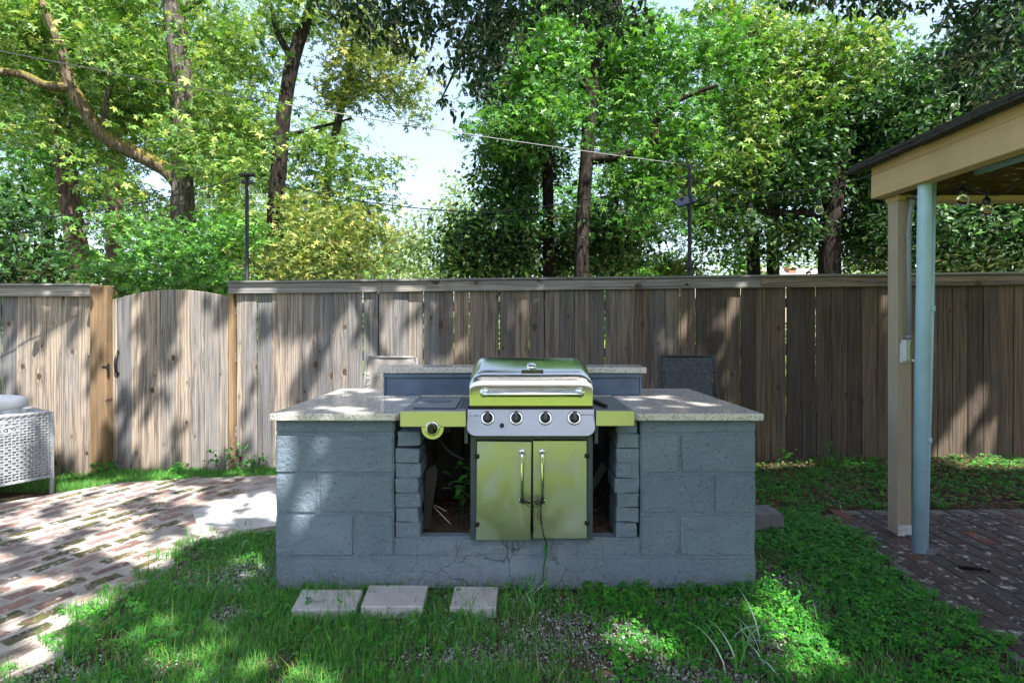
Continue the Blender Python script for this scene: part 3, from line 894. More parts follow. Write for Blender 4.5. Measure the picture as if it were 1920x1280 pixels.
# lid: lofted hood with rounded shoulders
prof = [(2.6995, .934), (2.699, .96), (2.6988, .99), (2.699, 1.018), (2.7002, 1.038), (2.7048, 1.055), (2.719, 1.075), (2.748, 1.093), (2.79, 1.108), (2.84, 1.123), (2.90, 1.139), (2.95, 1.148), (3.02, 1.152), (3.10, 1.142), (3.17, 1.10), (3.21, 1.04), (3.215, .935)]
def lid_mesh():
    bm = bmesh.new()
    c = Vector((0, 2.95, .95))
    cols = []
    N = 28
    for i in range(N + 1):
        t = i / N
        s = -math.cos(math.pi * t)
        x = CXG + s * .302
        e = max(0, (abs(s) * .302 - .245) / .057)
        k = 1 - .30 * (1 - math.sqrt(max(0, 1 - e * e)))
        col = []
        for (y, z) in prof:
            q = min(1, max(0, (z - .99) / .13)); kz = 1 - (1 - k) * q * q * (3 - 2 * q)
            col.append(bm.verts.new((x, c.y + (y - c.y) * (1 - (1 - k) * .4 * q * q), .934 + (z - .934) * kz)))
        cols.append(col)
    for a, b in zip(cols, cols[1:]):
        for j in range(len(prof) - 1):
            f = bm.faces.new((a[j], b[j], b[j + 1], a[j + 1])); f.smooth = True
    bm.faces.new(cols[0]); bm.faces.new(cols[-1][::-1])
    bmesh.ops.recalc_face_normals(bm, faces=bm.faces)
    me = bpy.data.meshes.new('lid'); bm.to_mesh(me); bm.free()
    me.transform(Matrix.Translation((0, -GY, -.262)))
    return me
lid = link('lid', lid_mesh(), M['steel'], gr)
ls = lid.modifiers.new('smooth', 'SUBSURF'); ls.levels = 1; ls.render_levels = 1
# lid edge crease
G(MB().box(GX0 + .003, GX1 - .003, 2.715, 3.20, .915, .932, .003), 'firebox_rim', M['black'])
G(MB().box(GX0 + .02, GX1 - .02, 2.76, 3.18, .74, .914, .006), 'firebox', M['soot_shade'])
# lid handle
hz, hy = .999, 2.632
hb = G(MB().tube([(-.133, hy + .058, hz), (-.133, hy + .02, hz), (-.128, hy + .006, hz), (-.115, hy, hz), (.0, hy - .003, hz), (.31, hy, hz), (.323, hy + .006, hz), (.328, hy + .02, hz), (.328, hy + .058, hz)], .0135, 14), 'handle', M['chrome'], lid)
for x in (-.133, .328):
    mt = Matrix.Translation((x, hy + .059, hz)) @ Matrix.Rotation(math.pi / 2, 4, 'X')
    G(MB().lathe([(0, .012), (.020, .012), (.024, .004), (.024, -.002)], 18, mt), 'handle_collar', M['chrome'], lid)
# thermometer and badge on the sloping top
mt = Matrix.Translation((.098, 2.80, 1.115)) @ Matrix.Rotation(.55, 4, 'X')
G(MB().lathe([(.026, -.004), (.026, .006), (.022, .012), (.018, .014), (0, .0145)], 22, mt), 'thermometer', M['chrome'], lid)
G(MB().box(.047, .155, 2.7445, 2.7505, 1.090, 1.104, .002), 'badge', M['black'], lid)
def text(s, size, loc, mat, name, parent, rot=(math.pi / 2, 0, 0), ext=.0008):
    cu = bpy.data.curves.new(name, 'FONT')
    cu.body = s; cu.size = size; cu.extrude = ext; cu.align_x = 'CENTER'; cu.align_y = 'CENTER'
    tmp = bpy.data.objects.new('tmp', cu); COL.objects.link(tmp)
    dg = bpy.context.evaluated_depsgraph_get()
    me = bpy.data.meshes.new_from_object(tmp.evaluated_get(dg))
    bpy.data.objects.remove(tmp); bpy.data.curves.remove(cu)
    me.transform(Matrix.Translation(Vector(loc) - Vector((0, GY, .262))) @ Matrix.Rotation(rot[0], 4, 'X'))
    me.materials.clear()
    return link(name, me, mat, parent)
text('CHAR-BROIL', .0165, (.101, 2.7438, 1.097), M['chrome'], 'badge_lettering', lid, ext=.001)

# control panel with round lower corners
def panel_outline(x0, x1, z0, z1, r, n=8):
    pts = [(x0, z1), (x0, z0 + r)]
    for i in range(1, n): a = math.pi + math.pi / 2 * i / n; pts.append((x0 + r + r * math.cos(a), z0 + r + r * math.sin(a)))
    pts += [(x0 + r, z0), (x1 - r, z0)]
    for i in range(1, n): a = 1.5 * math.pi + math.pi / 2 * i / n; pts.append((x1 - r + r * math.cos(a), z0 + r + r * math.sin(a)))
    pts += [(x1, z0 + r), (x1, z1)]
    return pts
cp = G(MB().prism(panel_outline(-.218, .401, .789, .921, .045), 'y', 2.655, 2.70, .0025), 'control_panel', M['steel_panel'])
G(MB().prism(panel_outline(-.212, .395, .765, .86, .04), 'y', 2.728, 2.79), 'panel_backing', M['gun'])
def knob(parent, x, z, y, r=.0205):
    mt = Matrix.Translation((x, y, z)) @ Matrix.Rotation(math.pi / 2, 4, 'X')
    b = G(MB().lathe([(r * 1.45, -.001), (r * 1.45, .004), (r * 1.2, .008), (r * 1.05, .006), (0, .006)], 26, mt), 'knob_bezel', M['chrome'], parent)
    mb = MB().lathe([(r * 1.0, .006), (r * .98, .016), (r * .86, .022), (0, .024)], 22, mt)
    mb.prism([(x - r * .36, z - r * .8), (x + r * .36, z - r * .8), (x + r * .42, z + r * .9), (x + r * .25, z + r * 1.15), (x - r * .25, z + r * 1.15), (x - r * .42, z + r * .9)], 'y', y - .040, y - .020, .002)
    G(mb, 'knob', M['black'], parent)
for px in (914, 968, 1023, 1078):
    p = at(px, 786, 2.65)
    knob(cp, p.x, p.z, 2.654, .0235)
p = at(941, 800, 2.65)
mt = Matrix.Translation((p.x, 2.654, p.z)) @ Matrix.Rotation(math.pi / 2, 4, 'X')
G(MB().lathe([(.011, 0), (.0095, .012), (.008, .016), (0, .017)], 14, mt), 'igniter_button', M['black'], cp)
text('PERFORMANCE', .0085, (.363, 2.6540, .892), M['black'], 'panel_lettering', cp, ext=.0004)
for k, (dx, dz, s) in enumerate(((-.20, .886, .004), (-.19, .886, .003), (-.178, .888, .006), (-.168, .890, .005), (-.156, .888, .004))):
    mt = Matrix.Translation((dx, 2.6545, dz)) @ Matrix.Rotation(math.pi / 2, 4, 'X')
    G(MB().lathe([(s * .6, 0), (s * .6, .0006), (0, .0006)], 8, mt), 'burner_symbol', M['black'], cp)
piv = Vector((0, 2.67 - GY, .80 - .262))
Rm = Matrix.Rotation(D2R(-21), 4, 'X')
cp.matrix_local = Matrix.Translation(piv) @ Rm @ Matrix.Translation(-piv)
# cabinet
FYC = 2.745
fr = MB()
for x0, x1 in ((-.206, -.176), (.372, .400)): fr.box(x0, x1, FYC, FYC + .03, .263, .775, .002)
fr.box(-.175, .371, FYC + .008, FYC + .03, .745, .775).box(-.175, .371, FYC + .008, FYC + .03, .263, .285)
G(fr, 'cabinet_frame', M['gun'])
for x0, x1 in ((-.204, -.200), (.394, .398)):
    G(MB().box(x0, x1, FYC + .031, 3.12, .263, .765, .001), 'cabinet_side', M['soot_shade'])
G(MB().box(-.199, .393, 3.11, 3.12, .263, .765), 'cabinet_back', M['soot_shade'])
def door(x0, x1, z0, z1, sag, hxp, label=None):
    mb = MB().box(x0, x1, FYC - .022, FYC - .002, z0, z1, .003)
    o = G(mb, 'door', M['steel_door'])
    if sag:
        piv = Vector(((x0 if sag > 0 else x1), FYC - GY, z1 - .262))
        o.data.transform(Matrix.Translation(piv) @ Matrix.Rotation(sag, 4, 'Y') @ Matrix.Translation(-piv))
    a = at(hxp, 849, FYC - .05); b = at(hxp, 942, FYC - .05)
    yh = FYC - .06
    G(MB().tube([(a.x, FYC - .022, a.z), (a.x, yh + .012, a.z), (a.x, yh + .003, a.z - .004), (a.x, yh, a.z - .016), (a.x, yh, b.z + .016), (a.x, yh + .003, b.z + .004), (a.x, yh + .012, b.z), (a.x, FYC - .022, b.z)], .0085, 12), 'handle', M['chrome'], o)
    for zz in (a.z, b.z):
        mt = Matrix.Translation((a.x, FYC - .0225, zz)) @ Matrix.Rotation(math.pi / 2, 4, 'X')
        G(MB().lathe([(0, .006), (.012, .006), (.0155, .001), (.0155, -.001)], 16, mt), 'handle_collar', M['chrome'], o)
    for zz in (z1 - .075, z0 + .08):
        xh = x0 if hxp < 1000 else x1
        G(MB().box(xh - .012, xh + .012, FYC - .030, FYC - .023, zz - .010, zz + .010, .002).tube([(xh, FYC - .033, zz - .012), (xh, FYC - .033, zz + .012)], .004, 8), 'hinge', M['iron'], o)
    return o
d1 = door(-.172, .0965, .271, .758, .010, 979)
d2 = door(.103, .368, .277, .760, 0, 1017)
# side shelves
def shelf_front(x0, x1, z0, z1, y):
    return G(MB().box(x0, x1, y, y + .012, z0, z1, .003), 'shelf_front', M['steel_shelf'])
sl = at(750, 768, 2.66); sr = at(875, 797, 2.66)
G(MB().box(sl.x, -.221, 2.672, 3.19, .885, .912, .004), 'side_burner_shelf', M['shelf_top'])
G(MB().box(sl.x + .045, -.275, 2.74, 3.10, .9125, .922, .004), 'side_burner_lid', M['shelf_top'])
mt = Matrix.Translation(((sl.x - .25) / 2, 2.93, .922))
G(MB().lathe([(.075, 0), (.072, .0016), (.045, .0018), (.042, .0006), (0, .0006)], 28, mt), 'burner_emboss', M['gun'])
for k in range(3):
    G(MB().box(-.262 + k * .012, -.257 + k * .012, 2.76, 3.08, .9122, .9155), 'vent_slot', M['black'])
shelf_front(sl.x, -.220, .838, .914, 2.658)
# half-round knob plate below the left shelf
pk = at(811, 803, 2.66)
pts = [(pk.x - .053, .8375)] + [(pk.x + .053 * math.cos(a), .8375 - .005 + .053 * math.sin(a)) for a in np.linspace(math.pi, 2 * math.pi, 15)] + [(pk.x + .053, .8375)]
G(MB().prism(pts, 'y', 2.660, 2.668), 'knob_plate', M['steel_shelf'])
knob(gr, pk.x, pk.z, 2.658, .024)
rr_ = at(1189, 765, 2.66)
G(MB().box(.404, rr_.x, 2.672, 3.19, .885, .912, .004), 'side_shelf', M['shelf_top'])
shelf_front(.403, rr_.x + .002, .842, .917, 2.656)
for x in (-.235, .408):
    G(MB().box(x, x + .018, 2.74, 2.80, .74, .83, .002), 'shelf_bracket', M['gun'])
# hose
hs = MB().tube([at(820, 812, 2.8), at(824, 822, 2.84), at(834, 838, 2.86), at(850, 852, 2.86), at(868, 860, 2.87), at(888, 862, 2.88)], .007, 8)
G(hs, 'gas_hose', M['black'])

scraper = MB().prism([(-.008, -.10), (.008, -.10), (.012, .10), (-.012, .10)], 'z', .0, .016, .003).build('griddle_scraper', M['iron'], None, (.452, 2.86, .9135))
scraper.rotation_euler = (0, 0, D2R(10))
tag(scraper, 'black iron scraper bar lying on the right side shelf of the grill', 'grill tool')

# black twine round the door handles
tw = MB()
hA, hB = at(979, 938, 2.68), at(1017, 938, 2.68)
for k in range(7):
    a = hA + Vector((random.uniform(-.01, .01), random.uniform(-.014, .004), random.uniform(-.012, .016)))
    b = hB + Vector((random.uniform(-.01, .01), random.uniform(-.014, .004), random.uniform(-.012, .016)))
    m = (a + b) / 2 + Vector((random.uniform(-.01, .01), random.uniform(-.01, 0), -.014 + random.uniform(-.016, .008)))
    tw.tube([a, (a + m) / 2 + Vector((0, 0, -.004)), m, (b + m) / 2 + Vector((0, 0, -.004)), b], .0018, 6)
for h in (hA, hB):
    for k in range(4):
        zz = h.z + random.uniform(-.012, .016)
        tw.tube([Vector((h.x + .011 * math.cos(a), h.y + .011 * math.sin(a), zz + .002 * math.sin(2 * a + k))) for a in np.linspace(0, 2 * math.pi, 9)], .0016, 5)
for (x0, x1, zz) in ((1000, 1002, .14), (1008, 1004, .08), (1013, 1010, .10)):
    a = at(x0, 945, 2.68)
    tw.tube([a, a + Vector((.004, .008, -zz * .4)), a + Vector((-.002, .01, -zz * .7)), a + Vector((.003, .012, -zz))], .0016, 5)
a = at(1015, 945, 2.68)
tw.tube([a, at(1014, 960, 2.69), at(1016, 985, 2.70), at(1019, 1003, 2.71), at(1024, 1015, 2.74), at(1026, 1024, 2.755)], .003, 6)
twine = tw.build('black_twine', M['string'])
tag(twine, 'tangled black twine tying the two grill door handles together', 'twine')

# ------------------------------------------------------------------ pavilion
pav = thing('pavilion', 'tan timber pavilion with dark shingle roof over the brick floor', 'pavilion', (2.35, 3.5, 0))
def PV(mb, name, mat, parent=None):
    o = mb.build(name, mat, parent or pav); o.data.transform(Matrix.Translation((-2.35, -3.5, 0))); return o
def beam_y(name, x, z, w, h, y0, y1, mat):
    """timber running along y with its grain along local z"""
    mb = MB().box(-w / 2, w / 2, -h / 2, h / 2, 0, y1 - y0, .004)
    o = mb.build(name, mat, pav, Vector((x, y1, z)) - Vector((2.35, 3.5, 0)))
    o.rotation_euler = (math.pi / 2, 0, 0)
    return o
beam_y('eave_board', 2.350, 2.3205, .038, .072, -2.6, 3.60, M['tan'])
beam_y('eave_beam', 2.3715, 2.208, .089, .150, -2.6, 3.597, M['tan'])
post = PV(MB().box(2.410, 2.500, 3.470, 3.560, .004, 2.099, .004), 'post', M['tan_post'])
PV(MB().box(2.414, 2.504, 3.462, 3.4695, .010, .070, .001).box(2.408, 2.508, 3.455, 3.468, .003, .010), 'post_flashing', M['flash'], post)
PV(MB().box(2.418, 5.6, 3.480, 3.590, 2.101, 2.134, .003), 'end_beam', M['tan'])
zb = 2.136
k = 0
while zb < 3.2:
    if zb > 2.50: break
    xs = 2.40 + max(0, (zb + .112 - 2.33)) / .2
    PV(MB().box(xs, 4.7, 3.610 + .002 * (k % 2), 3.628, zb, zb + .112, .002), 'gable_board', M['peel'])
    zb += .115; k += 1
# roof deck and shingles: slope rising to the right, eave at x = 2.27
def roof(x0, x1, z0, slope, y0, y1, th, name, mat, lift=0):
    pts = [(x0, z0 + lift), (x1, z0 + lift + (x1 - x0) * slope), (x1, z0 + lift + th + (x1 - x0) * slope), (x0, z0 + lift + th)]
    return PV(MB().prism(pts, 'y', y0, y1), name, mat)
rdeck = roof(2.30, 3.6, 2.337, .20, -2.6, 3.66, .018, 'roof_deck', M['peel'])
for k in range(5):
    x0 = 2.255 + k * .28
    roof(x0, x0 + .30, 2.332 + (x0 - 2.255) * .20 + .022, .18, -2.6 + .0, 3.69 + random.uniform(-.008, .012), .022, 'shingle_course', M['shingle'])
roof(3.6, 6.2, 2.337 + .20 * 1.3, -.20, -2.6, 3.66, .05, 'roof_deck', M['shingle'])
# drip edge, wavy shingle tabs along the eave
for k in range(31):
    y0 = -2.5 + k * .2
    PV(MB().box(2.235 + random.uniform(-.006, .006), 2.30, y0, y0 + .196, 2.324 + random.uniform(-.004, .004), 2.344, .002), 'shingle', M['shingle'])
for yj in (2.9, 2.2, 1.5, .8, .1):
    PV(MB().prism([(2.375, 2.25), (3.59, 2.25 + 1.215 * .20), (3.59, 2.34 + 1.215 * .20), (2.375, 2.34)], 'y', yj, yj + .038), 'rafter', M['peel'])
for yj in (-2.5,):
    PV(MB().box(2.352, 2.442, yj, yj + .09, .004, 2.132, .004), 'post', M['tan'])
PV(MB().box(4.5, 4.59, 3.47, 3.56, .004, 2.132, .004), 'post', M['tan'])
beam_y('inner_ledger', 3.00, 2.30, .03, .03, -1, 3.59, M['pipe_blue'])

# blue column of pipe beside the post
pc = thing('blue_pipe_column', 'pale blue painted round steel column with a thin pipe strapped behind it', 'column', (2.362, 3.22, .004))
def PC(mb, name, mat):
    o = mb.build(name, mat, pc); o.data.transform(Matrix.Translation((-2.362, -3.22, -.004))); return o
PC(MB().tube([(2.362, 3.22, .006), (2.398, 3.22, 2.2), (2.40, 3.22, 2.33)], .0355, 24), 'column', M['pipe_blue'])
PC(MB().tube([(2.418, 3.245, .006), (2.448, 3.245, 1.2), (2.468, 3.245, 2.24)], .0145, 12), 'thin_pipe', M['pipe_blue'])
for z, x in ((.73 - .1, 2.434), (1.40, 2.453), (2.235, 2.468)):
    PC(MB().tube([(x, 3.245, z), (x, 3.245, z + .035)], .019, 12), 'coupling', M['pipe_blue'])
PC(MB().prism([(2.31, 3.19), (2.40, 3.17), (2.46, 3.20), (2.49, 3.25), (2.42, 3.29), (2.33, 3.26)], 'z', .0055, .0105), 'mortar_collar', M['old_concrete'])

# conduit and outlet box on the post
cd = thing('outlet_box', 'white electrical outlet box with clear bubble cover on the tan post', 'outlet box', (2.46, 3.468, 1.2))
def CD(mb, name, mat, parent=None):
    o = mb.build(name, mat, parent or cd); o.data.transform(Matrix.Translation((-2.46, -3.468, -1.2))); return o
b0 = at(1686, 637, 3.44); b1 = at(1705, 676, 3.44)
bx0 = 2.430
CD(MB().box(bx0, bx0 + .052, 3.425, 3.4685, b1.z, b0.z, .004), 'box', M['white_box'])
CD(MB().box(bx0 - .006, bx0 + .05, 3.452, 3.469, b1.z - .014, b0.z - .02, .002), 'back_plate', M['white_box'])
zc = (b0.z + b1.z) / 2
mt = Matrix.Translation((bx0 + .050, 3.395, zc)) @ Matrix.Scale(1.0, 4, (1, 0, 0))
CD(MB().box(bx0 + .012, bx0 + .088, 3.352, 3.4245, b1.z - .006, b0.z + .004, .014, 3), 'bubble_cover', M['smoke_plastic'])
ctop = 2.10
CD(MB().tube([(2.472, 3.452, b0.z), (2.470, 3.453, 1.75), (2.470, 3.452, 1.90), (2.478, 3.452, 2.0), (2.492, 3.452, 2.09), (2.498, 3.452, 2.125)], .0125, 12), 'conduit', M['pvc'])
for z in (1.865, b0.z + .02):
    CD(MB().tube([(2.471, 3.452, z - .009), (2.471, 3.452, z + .009)], .0165, 12).box(2.444, 2.496, 3.462, 3.469, z - .006, z + .006), 'clamp', M['pvc'])

# ------------------------------------------------------------------ chairs behind the counter
def sling_chair(label, x, y, rz, sling, frame, wd=.43, top=1.075, cut=False):
    c = thing('bar_chair', label, 'chair', (x, y, float(gz(x, y))), group='sling bar chairs behind the counter', rz=rz + math.pi)
    hw = wd / 2
    # the back faces the camera (-y)
    fr = MB()
    for s in (-1, 1):
        fr.tube([(s * (hw + .03), -.02, .55), (s * (hw + .035), -.045, .75), (s * (hw + .03), -.085, .95), (s * (hw + .027), -.105, top - .03), (s * (hw + .010), -.11, top - .008)], .013, 10)
    fr.tube([(-(hw + .010), -.11, top - .008), (0, -.112, top - .006), (hw + .010, -.11, top - .008)], .010, 10)
    fr.build('back_frame', frame, c)
    bm = bmesh.new()
    nx, nz = 8, 10
    g = []
    for j in range(nz + 1):
        t = j / nz
        z = .52 + (top - .52) * t
        yy = -.02 - .025 * min(1, t * 2) - .07 * max(0, t - .35)
        w_ = hw + .004 if t < .78 else hw + .030
        g.append([bm.verts.new((w_ * (2 * i / nx - 1), yy - .01 - .015 * math.sin(math.pi * i / nx), z)) for i in range(nx + 1)])
    for j in range(nz):
        for i in range(nx):
            f = bm.faces.new((g[j][i], g[j][i + 1], g[j + 1][i + 1], g[j + 1][i])); f.smooth = True
    r = bmesh.ops.solidify(bm, geom=bm.faces[:], thickness=.006)
    me = bpy.data.meshes.new('back_sling'); bm.to_mesh(me); bm.free()
    back = link('back_sling', me, sling, c)
    for s in (-1, 1):
        for k in range(8):
            z = top - .13 - k * .042
            lc = MB().tube([(s * (hw - .005), -.07, z), (s * (hw + .018), -.074, z + .008 * (1 if k % 2 else -1)), (s * (hw + .034), -.064, z + .004)], .0032, 6)
            lc.build('lace', M['string'] if frame is M['frame_bronze'] else M['tie'], c)
    MB().box(-hw, hw, -.01, .42, .70, .715, .004).build('seat', sling, c)
    sf = MB()
    for s in (-1, 1):
        sf.tube([(s * (hw + .02), -.03, .70), (s * (hw + .02), .43, .70)], .013, 8)
    sf.tube([(-hw, .43, .70), (hw, .43, .70)], .012, 8)
    sf.build('seat_frame', frame, c)
    for sx in (-1, 1):
        for yy, dy in ((-.02, -.05), (.42, .03)):
            MB().tube([(sx * (hw + .02), yy, .70), (sx * (hw + .035), yy + dy, 0.0)], .013, 8).build('leg', frame, c)
        if False: MB().tube([(sx * (hw + .03), -.06, .80), (sx * (hw + .045), .15, .82), (sx * (hw + .04), .33, .81), (sx * (hw + .025), .40, .70)], .014, 8).build('armrest', frame, c)
    MB().tube([(-hw - .025, .43, .28), (hw + .025, .43, .28)], .011, 8).build('footrest', frame, c)
    return c
p = at(1304, 600, 4.2)
sling_chair('dark-framed grey patterned sling chair in shade past the right end of the counter', p.x, 4.30, D2R(0), M['sling_grey'], M['frame_bronze'], .37, 1.065)
p = at(721, 600, 4.15)
sling_chair('sunlit cream sling chair behind the counter, half hidden by the raised bar', p.x, 4.25, D2R(-6), M['sling_cream'], M['frame_light'], .35, 1.07)

# ------------------------------------------------------------------ wicker seat at the left edge
wk = thing('wicker_sofa', 'pale grey woven wicker sofa seen end-on at the fence, a cord tied across', 'sofa', (-3.64, 4.39, -.02), rz=math.atan2(-.84, -.55))
# local x: along the visible end panel (towards the camera), local y: outward normal is +y
def WK(mb, name, mat, parent=None):
    return mb.build(name, mat, parent or wk)
wv = MB()
PL, Z0, Z1 = .85, .150, .638
nv, nh = 38, 23
for i in range(nv + 1):
    x = PL * i / nv
    wv.box(x - .0045, x + .0045, -.004 + (.0025 if i % 2 else -.0025), .000 + (.0025 if i % 2 else -.0025), Z0, Z1)
for j in range(nh + 1):
    z = Z0 + (Z1 - Z0) * j / nh
    for i in range(nv):
        x = PL * i / nv; dyv = .0045 if (i + j) % 2 else -.0035
        wv.box(x + .0005, x + PL / nv - .0005, dyv - .002, dyv + .002, z - .0055, z + .0055)
o = WK(wv, 'woven_end_panel', M['wicker']); o['kind'] = 'stuff'
fr = MB()
fr.box(-.012, .012, -.02, .008, .0, Z1 + .01, .003).box(PL - .012, PL + .012, -.02, .008, 0, Z1 + .01, .003)
fr.box(.012, PL - .012, -.018, .006, Z0 - .02, Z0 - .004, .003)
WK(fr, 'end_frame', M['wicker'])
fr = MB(); fr.box(-.014, .014, -1.6, -1.57, 0, Z1, .003).box(PL - .014, PL + .014, -1.6, -1.57, 0, Z1, .003); WK(fr, 'far_end_frame', M['wicker'])
tp = MB()
for i in range(40): tp.box(PL * i / 40 + .001, PL * (i + 1) / 40 - .001, -.10, .010, Z1 + .001 + .002 * (i % 2), Z1 + .014 + .002 * (i % 2), .002)
tp.box(.0, .06, -1.58, -.105, Z0, Z1 + .01, .003)
o = WK(tp, 'woven_arm_top', M['wicker']); o['kind'] = 'stuff'
WK(MB().box(.06, PL, -1.56, -.12, .17, .40, .01), 'seat_base', M['wicker'])
WK(MB().tube([(-.004, .008, .15), (-.01, .008, .12), (.03, .008, .135)], .006, 6), 'corner_brace', M['wicker'])
cu = MB().box(.08, PL - .02, -1.5, -.15, .405, .52, .04, 3)
o = WK(cu, 'seat_cushion', M['cushion'])
tape = MB()
tape.tube([(.23, .012, .57), (.33, .014, .555), (.46, .014, .54), (.85, .012, .53)], .004, 6)
tape.tube([(.39, .016, .550), (.42, .018, .52), (.45, .018, .485)], .005, 6)
tape.tube([(.355, .018, .572), (.385, .02, .548), (.41, .02, .555)], .0075, 6)
WK(tape, 'tied_cord', M['tie'])
# bolster pillow
def pillow():
    bm = bmesh.new()
    bmesh.ops.create_uvsphere(bm, u_segments=28, v_segments=18, radius=1)
    for v in bm.verts:
        x, y, z = v.co
        f = lambda t, p: math.copysign(abs(t) ** p, t)
        v.co = Vector((f(x, .45) * .22, f(y, .75) * .08 * (1 + .05 * math.sin(9 * x)), f(z, .72) * .058 * (1 + .06 * math.sin(6 * x + 2))))
    for fc in bm.faces: fc.smooth = True
    me = bpy.data.meshes.new('bolster_cushion'); bm.to_mesh(me); bm.free(); return me
bp = link('bolster_cushion', pillow(), M['cushion'], None, (-4.08, 4.36, .700))
bp.rotation_euler = (.1, 0, D2R(12))
tag(bp, 'soft white bolster cushion lying on the arm of the wicker sofa', 'cushion')

# ------------------------------------------------------------------ pavers and blocks on the ground
def paver(label, corners, z1, th, group='loose concrete pavers at the foot of the counter'):
    cx = sum(c[0] for c in corners) / 4; cy = sum(c[1] for c in corners) / 4
    pts = [(c[0] - cx, c[1] - cy) for c in corners]
    o = MB().prism(pts, 'z', z1 - th, z1, .004).build('concrete_paver', M['paver'], None, (cx, cy, 0))
    tag(o, label, 'paver', group)
    return o
def gp(px, py, z):
    k = (CAM_H - z)
    dy = (py - 600)
    Y = k * F / dy
    return at(px, py, Y)[:2]
z1 = .040
paver('leftmost loose grey paver, flat against the foot of the counter', [gp(546, 1142, z1), gp(666, 1142, z1), gp(681, 1104, z1), gp(566, 1104, z1)], z1, .055)
paver('middle loose paver, overlapping its neighbour slightly, blank pale grey top', [gp(676, 1136, z1 + .004), gp(793, 1136, z1 + .004), gp(803, 1096, z1 + .004), gp(692, 1096, z1 + .004)], z1 + .004, .058)
p3 = paver('short chipped block with ribbed right edge, the smallest of the loose pavers', [gp(843, 1138, z1), gp(930, 1138, z1), gp(934, 1099, z1), gp(853, 1098, z1)], z1, .06)
cb2 = MB().box(-.22, .13, -.10, .10, -.02, .115, .010, 2).build('concrete_block', M['old_concrete'], None, (1.60, 3.62, 0))
tag(cb2, 'mossy dark concrete block half hidden behind the right end of the counter', 'block')

# ------------------------------------------------------------------ string lights on two poles
def bulb(parent, p, s=1.0):
    """socket and bulb hanging below point p"""
    b = MB().lathe([(0, -.112 * s), (.014 * s, -.110 * s), (.024 * s, -.098 * s), (.030 * s, -.080 * s), (.027 * s, -.064 * s), (.017 * s, -.048 * s), (.013 * s, -.042 * s)], 14, Matrix.Translation(p)).build('bulb', M['glass'], parent)
    b.data.transform(Matrix.Translation(-parent.location))
    k = MB().lathe([(0, 0), (.006 * s, 0), (.008 * s, -.012 * s), (.017 * s, -.016 * s), (.019 * s, -.044 * s), (.016 * s, -.048 * s), (0, -.048 * s)], 12, Matrix.Translation(p)).build('socket', M['black'], b)
    k.data.transform(Matrix.Translation(-parent.location))
    f = MB().tube([p + Vector((-.005 * s, 0, -.055 * s)), p + Vector((-.006 * s, 0, -.088 * s)), p + Vector((.006 * s, 0, -.088 * s)), p + Vector((.005 * s, 0, -.055 * s))], .0015 * s, 5).build('filament', M['filament'], b)
    f.data.transform(Matrix.Translation(-parent.location))
def strand(name, label, pts, bulbs, r=.005, drop=.03, s=1.0):
    root = thing(name, label, 'string lights', pts[0], group='festoon string lights')
    c = MB().tube(pts, r, 6).build('cable', M['cable'], root); c.data.transform(Matrix.Translation(-Vector(pts[0])))
    for p in bulbs:
        q = p.copy(); 
        bulb(root, q, s)
    return root
def curve(P, n=24):
    """Catmull-Rom through points"""
    P = [Vector(p) for p in P]; Q = [2 * P[0] - P[1]] + P + [2 * P[-1] - P[-2]]
    out = []
    for i in range(1, len(Q) - 2):
        for k in range(n // (len(P) - 1)):
            t = k / (n // (len(P) - 1))
            out.append(.5 * ((2 * Q[i]) + (Q[i + 1] - Q[i - 1]) * t + (2 * Q[i - 1] - 5 * Q[i] + 4 * Q[i + 1] - Q[i + 2]) * t * t + (3 * Q[i] - Q[i - 1] - 3 * Q[i + 1] + Q[i + 2]) * t ** 3))
    return out + [P[-1]]
PYL = FY + .16
polA, polB = at(463, 330, PYL), at(1293, 330, PYL)
cab = curve([at(-60, 424, 4.6), at(0, 418, 4.65), at(160, 398, 4.8), at(330, 366, 5.1), at(460, 330, PYL)], 28)
strand('string_lights', 'string light cable rising from the left edge of the picture to the left black pole', cab, [at(46, 428, 4.7), at(162, 412, 4.8), at(275, 390, 4.95), at(391, 362, 5.2), at(455, 336, PYL)])
cab = curve([at(468, 330, PYL), at(530, 345, PYL), at(640, 371, PYL), at(800, 392, PYL), at(940, 396, PYL), at(1090, 376, PYL), at(1200, 352, PYL), at(1290, 330, PYL)], 35)
strand('string_lights', 'sagging string light cable between the two black poles behind the fence', cab, [at(471, 338, PYL), at(572, 374, PYL), at(692, 394, PYL), at(806, 405, PYL), at(927, 409, PYL), at(1043, 400, PYL), at(1163, 380, PYL), at(1277, 354, PYL)])
cab = curve([at(1293, 331, PYL), at(1337, 350, 5.0), at(1420, 362, 4.6), at(1540, 353, 4.1), at(1640, 328, 3.64)], 28)
strand('string_lights', 'string light cable from the pole with the solar panel to the pavilion eave', cab, [at(1338, 362, 5.0), at(1407, 380, 4.7), at(1536, 374, 4.15)])
cab = curve([at(1700, 372, 3.4), at(1740, 372, 3.3), at(1805, 348, 3.1), at(1840, 362, 3.0), at(1880, 363, 2.95), at(1925, 330, 2.9), at(1990, 300, 2.8)], 36)
strand('string_lights', 'string light cable with two amber filament bulbs hanging under the pavilion roof', cab, [at(1805, 349, 3.1), at(1850, 367, 3.0)], .006)

